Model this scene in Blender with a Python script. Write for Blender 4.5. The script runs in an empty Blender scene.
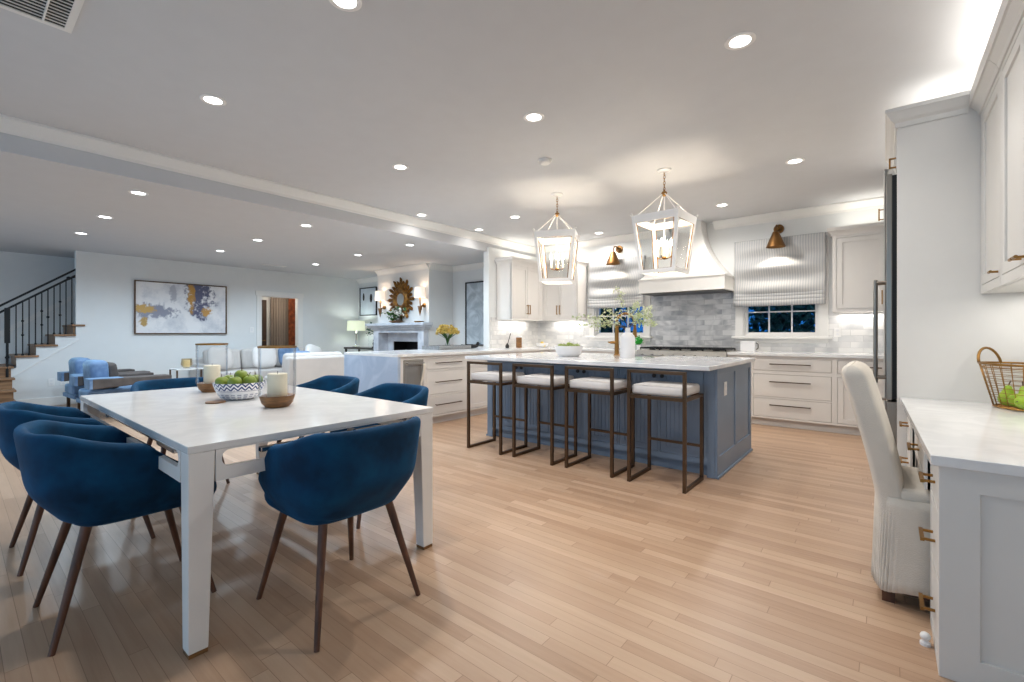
import bpy, bmesh, math, random
from mathutils import Vector, Matrix
random.seed(7)
PI = math.pi
sc = bpy.context.scene
C = sc.collection
# ------------------------------------------------------------------ camera, sky, exposure
cam_d = bpy.data.cameras.new('camera'); cam = bpy.data.objects.new('camera', cam_d); C.objects.link(cam)
cam_d.sensor_width = 36; cam_d.lens = 458 / 1024 * 36; cam_d.shift_y = -7 / 1024
cam_d.clip_start = 0.02
cam.location = (0, 0, 1.16); cam.rotation_euler = (PI / 2, 0, math.radians(39.2))
sc.camera = cam
sc.view_settings.view_transform = 'Standard'; sc.view_settings.look = 'None'
sc.view_settings.gamma = 1; sc.view_settings.use_curve_mapping = False
sc.view_settings.exposure = 0.98
EV = 1.0

def lin(c):
    return tuple(((v / 255) / 12.92 if v / 255 <= 0.04045 else ((v / 255 + 0.055) / 1.055) ** 2.4) for v in c) + (1,)

w = bpy.data.worlds.new('dusk_sky'); sc.world = w; w.use_nodes = True
nt = w.node_tree; nt.nodes.clear()
tc = nt.nodes.new('ShaderNodeTexCoord'); sx = nt.nodes.new('ShaderNodeSeparateXYZ')
rp = nt.nodes.new('ShaderNodeValToRGB'); bg = nt.nodes.new('ShaderNodeBackground'); wo = nt.nodes.new('ShaderNodeOutputWorld')
mr = nt.nodes.new('ShaderNodeMapRange')
mr.inputs['From Min'].default_value = -0.5; mr.inputs['From Max'].default_value = 0.6
nt.links.new(tc.outputs['Generated'], sx.inputs[0]); nt.links.new(sx.outputs['Y'], mr.inputs['Value'])
nt.links.new(mr.outputs[0], rp.inputs[0]); nt.links.new(rp.outputs[0], bg.inputs[0]); nt.links.new(bg.outputs[0], wo.inputs[0])
rp.color_ramp.elements[0].color = (0.48, 0.73, 1.0, 1); rp.color_ramp.elements[1].color = (0.02, 0.16, 0.48, 1)
bg.inputs['Strength'].default_value = 0.62

def light(name, kind, loc, energy, color=(1, 1, 1), rot=(0, 0, 0), size=0.1, size_y=None, spot=None, parent=None, blend=0.6):
    d = bpy.data.lights.new(name, kind); d.energy = energy * EV; d.color = color
    if kind == 'AREA':
        d.size = size
        if size_y: d.shape = 'RECTANGLE'; d.size_y = size_y
        else: d.shape = 'DISK'
    else:
        d.shadow_soft_size = size
    if kind == 'SPOT': d.spot_size = math.radians(spot or 140); d.spot_blend = blend
    o = bpy.data.objects.new(name, d); C.objects.link(o)
    o.location = loc; o.rotation_euler = rot
    if parent: o.parent = parent
    return o

WARM = (1.0, 0.87, 0.72); NEUT = (1.0, 0.96, 0.9); COOL = (0.80, 0.91, 1.0)

# ------------------------------------------------------------------ materials
def mat(name, col, rough=0.5, metal=0.0, var=0.04, nscale=6.0, bump=0.0, bscale=60.0, sheen=0.0, col2=None, stretch=None, emit=None, spec=None, coat=0):
    m = bpy.data.materials.new(name); m.use_nodes = True
    n = m.node_tree.nodes; l = m.node_tree.links; b = n['Principled BSDF']
    t = n.new('ShaderNodeTexCoord'); nz = n.new('ShaderNodeTexNoise'); mp = n.new('ShaderNodeMapping')
    l.new(t.outputs['Object'], mp.inputs[0]); l.new(mp.outputs[0], nz.inputs['Vector'])
    if stretch: mp.inputs['Scale'].default_value = stretch
    nz.inputs['Scale'].default_value = nscale; nz.inputs['Detail'].default_value = 4
    r = n.new('ShaderNodeValToRGB'); l.new(nz.outputs['Fac'], r.inputs[0])
    c = lin(col)
    a = lin(col2) if col2 else tuple(max(0, v * (1 - var)) for v in c[:3]) + (1,)
    z = c if col2 else tuple(min(1, v * (1 + var)) for v in c[:3]) + (1,)
    r.color_ramp.elements[0].position = 0.35; r.color_ramp.elements[1].position = 0.65
    r.color_ramp.elements[0].color = a; r.color_ramp.elements[1].color = z
    l.new(r.outputs[0], b.inputs['Base Color'])
    b.inputs['Roughness'].default_value = rough; b.inputs['Metallic'].default_value = metal
    if spec is not None: b.inputs['Specular IOR Level'].default_value = spec
    if coat: b.inputs['Coat Weight'].default_value = coat
    if sheen:
        b.inputs['Sheen Weight'].default_value = sheen; b.inputs['Sheen Roughness'].default_value = 0.35
        b.inputs['Sheen Tint'].default_value = tuple(min(1, v * 2.5 + 0.03) for v in c[:3]) + (1,)
    if bump:
        n2 = n.new('ShaderNodeTexNoise'); n2.inputs['Scale'].default_value = bscale
        l.new(mp.outputs[0], n2.inputs['Vector'])
        bp = n.new('ShaderNodeBump'); bp.inputs['Strength'].default_value = bump; bp.inputs['Distance'].default_value = 0.01
        l.new(n2.outputs['Fac'], bp.inputs['Height']); l.new(bp.outputs[0], b.inputs['Normal'])
    if emit:
        b.inputs['Emission Color'].default_value = tuple(emit[:3]) + (1,); b.inputs['Emission Strength'].default_value = emit[3]
    return m

def glass(name, tint=(1, 1, 1), refl=0.12, rough=0.02):
    m = bpy.data.materials.new(name); m.use_nodes = True
    n = m.node_tree.nodes; l = m.node_tree.links; n.remove(n['Principled BSDF'])
    t = n.new('ShaderNodeBsdfTransparent'); g = n.new('ShaderNodeBsdfGlossy'); mx = n.new('ShaderNodeMixShader'); lw = n.new('ShaderNodeLayerWeight')
    t.inputs[0].default_value = tint + (1,); g.inputs['Roughness'].default_value = rough
    lw.inputs['Blend'].default_value = refl
    mu = n.new('ShaderNodeMath'); mu.operation = 'MULTIPLY'; mu.inputs[1].default_value = 0.4; l.new(lw.outputs['Fresnel'], mu.inputs[0]); l.new(mu.outputs[0], mx.inputs[0]); l.new(t.outputs[0], mx.inputs[1]); l.new(g.outputs[0], mx.inputs[2])
    l.new(mx.outputs[0], n['Material Output'].inputs['Surface'])
    return m

def floor_mat():
    m = bpy.data.materials.new('oak_boards'); m.use_nodes = True
    n = m.node_tree.nodes; l = m.node_tree.links; b = n['Principled BSDF']
    def M(op, a, c=None):
        x = n.new('ShaderNodeMath'); x.operation = op
        for i, v in enumerate((a, c)):
            if v is None: continue
            if isinstance(v, (int, float)): x.inputs[i].default_value = v
            else: l.new(v, x.inputs[i])
        return x.outputs[0]
    t = n.new('ShaderNodeTexCoord'); s = n.new('ShaderNodeSeparateXYZ'); l.new(t.outputs['Object'], s.inputs[0])
    W, L = 0.058, 0.95
    yr = M('DIVIDE', s.outputs['Y'], W); row = M('FLOOR', yr)
    wn = n.new('ShaderNodeTexWhiteNoise'); wn.noise_dimensions = '1D'; l.new(row, wn.inputs['W'])
    xs = M('ADD', M('DIVIDE', s.outputs['X'], L), M('MULTIPLY', wn.outputs['Value'], 7.3)); bi = M('FLOOR', xs)
    cb = n.new('ShaderNodeCombineXYZ'); l.new(bi, cb.inputs[0]); l.new(row, cb.inputs[1])
    w2 = n.new('ShaderNodeTexWhiteNoise'); w2.noise_dimensions = '2D'; l.new(cb.outputs[0], w2.inputs['Vector'])
    # grain
    gx = n.new('ShaderNodeCombineXYZ'); l.new(M('MULTIPLY', s.outputs['X'], 1.6), gx.inputs[0])
    l.new(M('MULTIPLY', s.outputs['Y'], 26.0), gx.inputs[1]); l.new(M('MULTIPLY', w2.outputs['Value'], 40.0), gx.inputs[2])
    nz = n.new('ShaderNodeTexNoise'); nz.inputs['Scale'].default_value = 1.6; nz.inputs['Detail'].default_value = 5; nz.inputs['Roughness'].default_value = 0.6
    l.new(gx.outputs[0], nz.inputs['Vector'])
    r = n.new('ShaderNodeValToRGB'); cr = r.color_ramp
    cr.elements[0].color = lin((152, 118, 92)); cr.elements[1].color = lin((206, 176, 150))
    e = cr.elements.new(0.35); e.color = lin((179, 146, 119)); e = cr.elements.new(0.7); e.color = lin((192, 161, 134))
    l.new(M('ADD', M('MULTIPLY', w2.outputs['Value'], 0.52), M('MULTIPLY', nz.outputs['Fac'], 0.55)), r.inputs[0])
    fy = M('FRACT', yr); fx = M('FRACT', xs)
    ed = M('MULTIPLY', M('GREATER_THAN', M('MINIMUM', fy, M('SUBTRACT', 1, fy)), 0.016), M('GREATER_THAN', fx, 0.0026))
    mx = n.new('ShaderNodeMix'); mx.data_type = 'RGBA'; l.new(ed, mx.inputs[0])
    mx.inputs[6].default_value = lin((146, 114, 90)); l.new(r.outputs[0], mx.inputs[7])
    l.new(mx.outputs[2], b.inputs['Base Color']); b.inputs['Roughness'].default_value = 0.34
    b.inputs['Specular IOR Level'].default_value = 0.45
    bp = n.new('ShaderNodeBump'); bp.inputs['Strength'].default_value = 0.05; l.new(nz.outputs['Fac'], bp.inputs['Height']); l.new(bp.outputs[0], b.inputs['Normal'])
    return m

def marble(name, base, vein, tile=None, rough=0.2, scale=1.6, amt=(0.42, 0.62)):
    m = bpy.data.materials.new(name); m.use_nodes = True
    n = m.node_tree.nodes; l = m.node_tree.links; b = n['Principled BSDF']
    t = n.new('ShaderNodeTexCoord'); vec = t.outputs['Object']
    nz = n.new('ShaderNodeTexNoise'); nz.inputs['Scale'].default_value = scale; nz.inputs['Detail'].default_value = 8; nz.inputs['Distortion'].default_value = 1.6
    r = n.new('ShaderNodeValToRGB'); r.color_ramp.elements[0].position = amt[0]; r.color_ramp.elements[1].position = amt[1]
    r.color_ramp.elements[0].color = lin(vein); r.color_ramp.elements[1].color = lin(base)
    l.new(r.outputs[0], b.inputs['Base Color']); b.inputs['Roughness'].default_value = rough
    l.new(nz.outputs['Fac'], r.inputs[0])
    if tile:
        s = n.new('ShaderNodeSeparateXYZ'); l.new(vec, s.inputs[0]); cb = n.new('ShaderNodeCombineXYZ')
        ad = n.new('ShaderNodeMath'); ad.operation = 'ADD'; l.new(s.outputs['X'], ad.inputs[0]); l.new(s.outputs['Y'], ad.inputs[1])
        l.new(ad.outputs[0], cb.inputs[0]); l.new(s.outputs['Z'], cb.inputs[1])
        bk = n.new('ShaderNodeTexBrick'); l.new(cb.outputs[0], bk.inputs['Vector'])
        bk.inputs['Scale'].default_value = 1; bk.inputs['Brick Width'].default_value = tile[0]; bk.inputs['Row Height'].default_value = tile[1]
        bk.inputs['Mortar Size'].default_value = 0.003; bk.inputs['Color1'].default_value = (1, 1, 1, 1); bk.inputs['Color2'].default_value = (0.84, 0.84, 0.85, 1)
        bk.inputs['Mortar'].default_value = (0.80, 0.80, 0.80, 1); bk.offset = 0.5
        mx = n.new('ShaderNodeMix'); mx.data_type = 'RGBA'; mx.blend_type = 'MULTIPLY'; mx.inputs[0].default_value = 1
        l.new(r.outputs[0], mx.inputs[6]); l.new(bk.outputs['Color'], mx.inputs[7]); l.new(mx.outputs[2], b.inputs['Base Color'])
        # each tile cut from another part of the slab
        va = n.new('ShaderNodeVectorMath'); va.operation = 'ADD'; sv = n.new('ShaderNodeVectorMath'); sv.operation = 'SCALE'; sv.inputs['Scale'].default_value = 9.0
        l.new(bk.outputs['Color'], sv.inputs[0]); l.new(vec, va.inputs[0]); l.new(sv.outputs[0], va.inputs[1]); l.new(va.outputs[0], nz.inputs['Vector'])
    else:
        l.new(vec, nz.inputs['Vector'])
    return m

def stripes(name, a, c, per, axis='X', fac=0.5):
    m = mat(name, a, 0.9, bump=0.15, bscale=180)
    n = m.node_tree.nodes; l = m.node_tree.links; b = n['Principled BSDF']
    t = n.new('ShaderNodeTexCoord'); s = n.new('ShaderNodeSeparateXYZ'); l.new(t.outputs['Object'], s.inputs[0])
    d = n.new('ShaderNodeMath'); d.operation = 'DIVIDE'; l.new(s.outputs[axis], d.inputs[0]); d.inputs[1].default_value = per
    f = n.new('ShaderNodeMath'); f.operation = 'FRACT'; l.new(d.outputs[0], f.inputs[0])
    g = n.new('ShaderNodeMath'); g.operation = 'GREATER_THAN'; l.new(f.outputs[0], g.inputs[0]); g.inputs[1].default_value = fac
    mx = n.new('ShaderNodeMix'); mx.data_type = 'RGBA'; l.new(g.outputs[0], mx.inputs[0]); mx.inputs[6].default_value = lin(a); mx.inputs[7].default_value = lin(c)
    l.new(mx.outputs[2], b.inputs['Base Color'])
    return m

M_ = {}
M_['floor'] = floor_mat()
M_['ceil'] = mat('ceiling_paint', (203, 204, 206), 0.9, var=0.01)
M_['wall'] = mat('wall_paint', (222, 223, 222), 0.85, var=0.01)
M_['trim'] = mat('trim_paint', (230, 228, 224), 0.5, var=0.01)
M_['cab'] = mat('cabinet_paint', (222, 218, 213), 0.42, var=0.01)
M_['cabgrey'] = mat('desk_cabinet_paint', (216, 214, 210), 0.42, var=0.01)
M_['dark'] = mat('dark_gap', (40, 38, 36), 0.9)
M_['blue'] = mat('island_blue_paint', (122, 140, 162), 0.42, var=0.02)
M_['quartz'] = marble('white_quartz', (232, 232, 231), (224, 224, 224), rough=0.12, scale=5.0)
M_['marble'] = marble('island_marble', (228, 228, 229), (213, 214, 217), rough=0.1, scale=4)
M_['water_shaded'] = marble('shade_tinted_waterfall_marble', (184, 197, 214), (164, 179, 200), rough=0.25, scale=2.2)  # white marble with its shade and blue daylight mixed into the colour
M_['mantel'] = marble('mantel_marble', (204, 208, 215), (182, 188, 198), rough=0.25, scale=2.2)
M_['tile'] = marble('marble_tile', (224, 223, 222), (168, 169, 172), tile=(0.25, 0.076), rough=0.22, scale=2.6, amt=(0.32, 0.58))
M_['tilew'] = marble('pale_marble_tile', (230, 228, 225), (200, 200, 200), tile=(0.25, 0.076), rough=0.25, scale=2.2, amt=(0.34, 0.58))
M_['brass'] = mat('aged_brass', (150, 112, 62), 0.38, 0.9, var=0.15)
M_['bronze'] = mat('bronze_metal', (92, 72, 54), 0.42, 0.75, var=0.12)
M_['pull'] = mat('pull_bronze', (98, 80, 60), 0.4, 0.8)
M_['gold'] = mat('gold_leaf', (150, 104, 44), 0.45, 0.7, nscale=22, col2=(84, 54, 24))
M_['steel'] = mat('brushed_steel', (168, 163, 155), 0.36, 0.65, var=0.06, stretch=(40, 40, 1))
M_['steeldark'] = mat('dark_steel', (84, 80, 76), 0.35, 0.8)
M_['chrome'] = mat('chrome', (225, 225, 225), 0.08, 1.0, var=0.01)
M_['black'] = mat('black_iron', (22, 22, 24), 0.5, 0.3)
M_['velvet'] = mat('blue_velvet', (3, 68, 106), 0.75, var=0.3, nscale=7, col2=(2, 42, 70), sheen=0.5, bump=0.1, bscale=25, spec=0.2)
M_['velvet2'] = mat('slate_blue_velvet', (128, 156, 190), 0.75, nscale=6, col2=(88, 116, 152), sheen=0.4)
M_['greyvelvet'] = mat('grey_taupe_velvet', (92, 84, 80), 0.8, nscale=6, col2=(70, 64, 62), sheen=0.25)
M_['walnut'] = mat('walnut_wood', (104, 66, 46), 0.45, nscale=3, col2=(66, 40, 28), stretch=(10, 10, 1))
M_['oak'] = mat('oak_tread', (156, 118, 84), 0.45, nscale=3, col2=(120, 86, 58), stretch=(8, 1, 8))
M_['mango'] = mat('mango_wood', (144, 100, 56), 0.5, nscale=9, col2=(100, 66, 32), stretch=(2, 2, 8))
M_['white'] = mat('white_lacquer', (236, 234, 231), 0.3, var=0.01)
M_['ceramic'] = mat('white_ceramic', (226, 225, 226), 0.3, var=0.02)
M_['cushion'] = mat('white_leather', (226, 222, 219), 0.5, var=0.03, bump=0.05)
M_['linen'] = mat('cream_linen', (216, 208, 196), 0.9, var=0.05, bump=0.25, bscale=220)
M_['sofa'] = mat('cream_sofa_fabric', (202, 196, 191), 0.9, var=0.03, bump=0.1, bscale=160)
M_['wax'] = mat('ivory_wax', (236, 228, 204), 0.5, var=0.02)
M_['apple'] = mat('green_apple', (150, 164, 62), 0.3, nscale=5, col2=(104, 128, 40))
M_['pear'] = mat('green_pear', (164, 190, 50), 0.4, nscale=12, col2=(132, 164, 34))
M_['lemon'] = mat('yellow_lemon', (228, 196, 64), 0.4, nscale=8)
M_['stem'] = mat('brown_stem', (84, 62, 36), 0.7)
M_['leaf'] = mat('leaf_green', (66, 110, 44), 0.5, nscale=12, col2=(38, 78, 28))
M_['paleleaf'] = mat('pale_blossom_leaf', (218, 220, 192), 0.6, nscale=14, col2=(164, 180, 120))
M_['petal'] = mat('yellow_petal', (218, 194, 112), 0.6, nscale=14, col2=(186, 156, 70))
M_['whitepetal'] = mat('white_petal', (236, 232, 226), 0.6)
M_['hedge'] = mat('dark_hedge_leaf', (48, 104, 86), 0.6, nscale=5, col2=(18, 50, 46))
M_['blind'] = stripes('grey_ticking_linen', (190, 189, 187), (168, 170, 173), 0.03)
M_['glass'] = glass('clear_glass', (0.97, 0.98, 0.98), 0.14)
M_['smoke'] = glass('amber_glass', (0.93, 0.87, 0.76), 0.15)
M_['pane'] = glass('window_glass', (0.8, 0.9, 0.95), 0.12)
M_['sconce'] = mat('dark_antique_brass', (118, 84, 48), 0.4, 0.85, var=0.2)
M_['seeded'] = glass('seeded_glass', (0.955, 0.955, 0.955), 0.13, 0.06)
M_['fridge'] = mat('refrigerator_steel', (150, 144, 136), 0.3, 0.9, var=0.05, stretch=(40, 40, 1))
M_['lens'] = mat('lamp_lens', (255, 255, 255), 0.5, emit=(1, 0.98, 0.95, 4.0))
M_['lenscool'] = mat('cool_lamp_lens', (255, 255, 255), 0.5, emit=(0.93, 0.97, 1, 4.0))
M_['flame'] = mat('candle_bulb_glow', (255, 240, 210), 0.5, emit=(1, 0.88, 0.68, 30))
M_['shade'] = mat('lit_fabric_shade', (240, 228, 212), 0.9, emit=(1, 0.82, 0.68, 0.35))
M_['greenshade'] = mat('pale_green_shade', (216, 222, 190), 0.9, emit=(0.85, 0.9, 0.66, 0.3))
M_['mirror'] = mat('mirror_glass', (225, 230, 232), 0.05, 1.0, var=0.0)
M_['rust'] = mat('rust_wood_panel', (150, 78, 40), 0.5, nscale=10, col2=(96, 44, 22))
M_['brown'] = mat('dark_brown_door', (66, 50, 42), 0.5)
M_['curtain'] = stripes('taupe_curtain', (146, 134, 124), (120, 108, 98), 0.06, 'Y')
M_['greybox'] = mat('grey_weave', (128, 130, 132), 0.7, var=0.25, nscale=90)

# ------------------------------------------------------------------ mesh builder
class MB:
    def __init__(s): s.v = []; s.f = []
    def add(s, vs, fs):
        o = len(s.v); s.v += [tuple(p) for p in vs]; s.f += [tuple(i + o for i in f) for f in fs]; return s
    def box(s, x0, x1, y0, y1, z0, z1):
        return s.add([(x, y, z) for z in (z0, z1) for y in (y0, y1) for x in (x0, x1)],
                     [(0, 2, 3, 1), (4, 5, 7, 6), (0, 1, 5, 4), (2, 6, 7, 3), (0, 4, 6, 2), (1, 3, 7, 5)])
    def cyl(s, p0, p1, r0, r1=None, n=12, caps=True):
        r1 = r0 if r1 is None else r1
        p0 = Vector(p0); p1 = Vector(p1); d = (p1 - p0).normalized()
        a = d.orthogonal().normalized(); b = d.cross(a)
        vs = []
        for p, r in ((p0, r0), (p1, r1)):
            for i in range(n):
                t = 2 * PI * (i + 0.5) / n; vs.append(p + (a * math.cos(t) + b * math.sin(t)) * r)
        fs = [(i, (i + 1) % n, n + (i + 1) % n, n + i) for i in range(n)]
        if caps: fs += [tuple(range(n))[::-1], tuple(range(n, 2 * n))]
        return s.add(vs, fs)
    def bar(s, p0, p1, w, h=None, up=(0, 0, 1)):      # square section bar
        h = h or w; p0 = Vector(p0); p1 = Vector(p1); d = (p1 - p0).normalized(); u = Vector(up)
        if abs(d.dot(u)) > 0.95: u = Vector((1, 0, 0))
        a = d.cross(u).normalized(); b = a.cross(d)
        vs = [p + a * (w / 2 * i) + b * (h / 2 * j) for p in (p0, p1) for i, j in ((-1, -1), (1, -1), (1, 1), (-1, 1))]
        return s.add(vs, [(0, 3, 2, 1), (4, 5, 6, 7), (0, 1, 5, 4), (1, 2, 6, 5), (2, 3, 7, 6), (3, 0, 4, 7)])
    def tube(s, pts, r, n=8, closed=False):
        pts = [Vector(p) for p in pts]; N = len(pts); rs = r if isinstance(r, (list, tuple)) else [r] * N
        vs = []; prev = None
        for k, p in enumerate(pts):
            a = pts[(k - 1) % N] if closed or k else p; b = pts[(k + 1) % N] if closed or k < N - 1 else p
            d = (b - a).normalized()
            if prev is None: u = d.orthogonal().normalized()
            else:
                u = prev - d * prev.dot(d); u = u.normalized() if u.length > 1e-6 else d.orthogonal().normalized()
            prev = u; q = d.cross(u)
            for i in range(n):
                t = 2 * PI * i / n; vs.append(p + (u * math.cos(t) + q * math.sin(t)) * rs[k])
        fs = []
        for k in range(N if closed else N - 1):
            for i in range(n):
                a0 = k * n; b0 = ((k + 1) % N) * n
                fs.append((a0 + i, a0 + (i + 1) % n, b0 + (i + 1) % n, b0 + i))
        if not closed: fs += [tuple(range(n))[::-1], tuple(range((N - 1) * n, N * n))]
        return s.add(vs, fs)
    def lathe(s, prof, c=(0, 0, 0), n=32, sx=1, sy=1, ring=False):
        vs = []; fs = []; m = len(prof)
        for r, z in prof:
            for i in range(n):
                t = 2 * PI * i / n; vs.append((c[0] + r * sx * math.cos(t), c[1] + r * sy * math.sin(t), c[2] + z))
        for k in range(m if ring else m - 1):
            k2 = (k + 1) % m
            for i in range(n): fs.append((k * n + i, k * n + (i + 1) % n, k2 * n + (i + 1) % n, k2 * n + i))
        if ring: return s.add(vs, fs)
        if prof[0][0] > 1e-5: fs.append(tuple(range(n))[::-1])
        if prof[-1][0] > 1e-5: fs.append(tuple(range((m - 1) * n, m * n)))
        return s.add(vs, fs)
    def prism(s, poly, a, b, axis='x'):
        def P(u, v, t): return {'x': (t, u, v), 'y': (u, t, v), 'z': (u, v, t)}[axis]
        n = len(poly); vs = [P(u, v, a) for u, v in poly] + [P(u, v, b) for u, v in poly]
        return s.add(vs, [tuple(range(n)), tuple(range(n, 2 * n))[::-1]] + [(i, n + i, n + (i + 1) % n, (i + 1) % n) for i in range(n)])
    def grid(s, fn, nu, nv, closed_u=False):
        vs = [fn(i / (nu if closed_u else nu - 1), j / (nv - 1)) for j in range(nv) for i in range(nu)]
        fs = []
        for j in range(nv - 1):
            for i in range(nu if closed_u else nu - 1):
                k = (i + 1) % nu; fs.append((j * nu + i, j * nu + k, (j + 1) * nu + k, (j + 1) * nu + i))
        return s.add(vs, fs)
    def ball(s, c, r, n=12, m=8, sz=1.0):
        prof = [(max(1e-6, r * math.sin(PI * k / m)), -r * sz * math.cos(PI * k / m)) for k in range(m + 1)]
        return s.lathe(prof, c, n)
    def plates(s, rect, holes, y0, y1, axis='y'):       # slab with rectangular holes, rect=(u0,u1,v0,v1)
        us = sorted({rect[0], rect[1], *[h[0] for h in holes], *[h[1] for h in holes]}); us = [u for u in us if rect[0] - 1e-6 <= u <= rect[1] + 1e-6]
        vs = sorted({rect[2], rect[3], *[h[2] for h in holes], *[h[3] for h in holes]}); vs = [v for v in vs if rect[2] - 1e-6 <= v <= rect[3] + 1e-6]
        cells = {}
        for i in range(len(us) - 1):
            for j in range(len(vs) - 1):
                cu = (us[i] + us[i + 1]) / 2; cv = (vs[j] + vs[j + 1]) / 2
                cells[i, j] = not any(h[0] < cu < h[1] and h[2] < cv < h[3] for h in holes)
        P = (lambda u, v, t: (u, t, v)) if axis == 'y' else ((lambda u, v, t: (t, u, v)) if axis == 'x' else (lambda u, v, t: (u, v, t)))
        for (i, j), ok in cells.items():
            if not ok: continue
            a, b, c, d = us[i], us[i + 1], vs[j], vs[j + 1]
            for t in (y0, y1): s.add([P(a, c, t), P(b, c, t), P(b, d, t), P(a, d, t)], [(0, 1, 2, 3)])
            for (di, dj), (q0, q1) in (((-1, 0), ((a, c), (a, d))), ((1, 0), ((b, c), (b, d))), ((0, -1), ((a, c), (b, c))), ((0, 1), ((a, d), (b, d)))):
                if not cells.get((i + di, j + dj), False):
                    s.add([P(*q0, y0), P(*q1, y0), P(*q1, y1), P(*q0, y1)], [(0, 1, 2, 3)])
        return s

def obj(name, mb, m, parent=None, smooth=False, bevel=0, sub=0, solid=0, seg=2, autos=None):
    me = bpy.data.meshes.new(name); me.from_pydata(mb.v, [], mb.f)
    bm = bmesh.new(); bm.from_mesh(me); bmesh.ops.remove_doubles(bm, verts=bm.verts, dist=1e-5)
    bmesh.ops.recalc_face_normals(bm, faces=bm.faces); bm.to_mesh(me); bm.free()
    me.materials.append(M_[m] if isinstance(m, str) else m)
    o = bpy.data.objects.new(name, me); C.objects.link(o)
    if parent: o.parent = parent
    if smooth: me.shade_smooth()
    if solid: md = o.modifiers.new('thickness', 'SOLIDIFY'); md.thickness = solid; md.offset = 0
    if bevel: md = o.modifiers.new('edge', 'BEVEL'); md.width = bevel; md.segments = seg; md.limit_method = 'ANGLE'
    if sub: md = o.modifiers.new('sub', 'SUBSURF'); md.levels = sub; md.render_levels = sub
    if smooth == 'auto': me.set_sharp_from_angle(angle=math.radians(40))
    return o

def thing(name, label, cat, loc=(0, 0, 0), rz=0, group=None):
    o = bpy.data.objects.new(name, None); C.objects.link(o); o.empty_display_size = 0.1
    o.location = loc; o.rotation_euler = (0, 0, rz); return tag(o, label, cat, group)
def tag(o, label, cat, group=None):
    o['label'] = label; o['category'] = cat
    if group: o['group'] = group
    return o
def struct(name, mb, m, parent=None, **k):
    o = obj(name, mb, m, parent, **k)
    if not parent: o['kind'] = 'structure'
    return o
def sempty(name, loc=(0, 0, 0), rz=0):
    o = bpy.data.objects.new(name, None); C.objects.link(o); o.location = loc; o.rotation_euler = (0, 0, rz); o['kind'] = 'structure'; return o
def dup(root, label, loc=None, rz=None, group=None):
    r = root.copy(); C.objects.link(r); r['label'] = label
    if loc is not None: r.location = loc
    if rz is not None: r.rotation_euler = (0, 0, rz)
    if group: r['group'] = group
    for ch in list(root.children):
        c = ch.copy(); C.objects.link(c); c.parent = r
        for g in list(ch.children):
            d = g.copy(); C.objects.link(d); d.parent = c
    return r

# ------------------------------------------------------------------ room shell
ZK, ZL = 2.80, 2.55
XR, YB, XBEAM, XP, YL = 0.85, 7.10, -5.20, -10.45, 6.60
struct('floor', MB().box(-11.8, XR + 0.2, -3.0, 7.3, -0.1, 0), 'floor')
struct('ceiling', MB().box(XBEAM, XR + 0.2, -3.0, 7.3, ZK, ZK + 0.1).box(-11.8, XBEAM, -3.0, 7.3, ZL, ZK + 0.1), 'ceil')
W2 = (-1.56, -0.665, 1.13, 2.30); W1 = (-3.92, -3.02, 1.13, 2.30)
struct('wall_back', MB().plates((XBEAM, XR + 0.2, 0, ZK), [W1, W2], YB, YB + 0.16), 'wall')
struct('wall_right', MB().box(XR, XR + 0.15, -3.0, YB, 0, ZK), 'wall')
struct('wall_left', MB().box(-5.27, -5.15, 5.70, YB, 0, 2.62), 'wall')
# marble tile on the kitchen walls
struct('wall_backsplash', MB().plates((-3.0, -1.60, 0.92, 1.80), [W1], YB - 0.012, YB), 'tile')
struct('wall_backsplash_pale', MB().plates((-1.60, XR, 0.92, 1.44), [W2], YB - 0.012, YB).plates((-5.15, -3.0, 0.92, 1.44), [W1], YB - 0.012, YB).box(-5.15, -5.138, 5.74, YB - 0.012, 0.92, 1.44), 'tilew')
def crown(path, s, name, dz, m='trim'):
    # crown moulding along a polyline (x,y), s = offset direction per segment normals
    mb = MB(); prof = [(0, -0.11), (0.012, -0.11), (0.018, -0.085), (0.05, -0.05), (0.075, -0.02), (0.09, -0.02), (0.09, 0.0), (0, 0)]
    for (x0, y0), (x1, y1) in zip(path[:-1], path[1:]):
        d = Vector((x1 - x0, y1 - y0, 0)).normalized(); nrm = Vector((-d.y, d.x, 0)) * s
        vs = []
        for (x, y), e in (((x0, y0), -1), ((x1, y1), 1)):
            for u, v in prof: vs.append((x + nrm.x * u, y + nrm.y * u, dz + v))
        k = len(prof); mb.add(vs, [tuple(range(k)), tuple(range(k, 2 * k))] + [(i, (i + 1) % k, k + (i + 1) % k, k + i) for i in range(k)])
    return struct(name, mb, m)
crown([(XBEAM, -3), (XBEAM, YB)], -1, 'trim_1', ZK)
crown([(XBEAM, YB), (-2.6, YB)], -1, 'trim_2', ZK); crown([(-1.95, YB), (XR, YB)], -1, 'trim_3', ZK)
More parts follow.
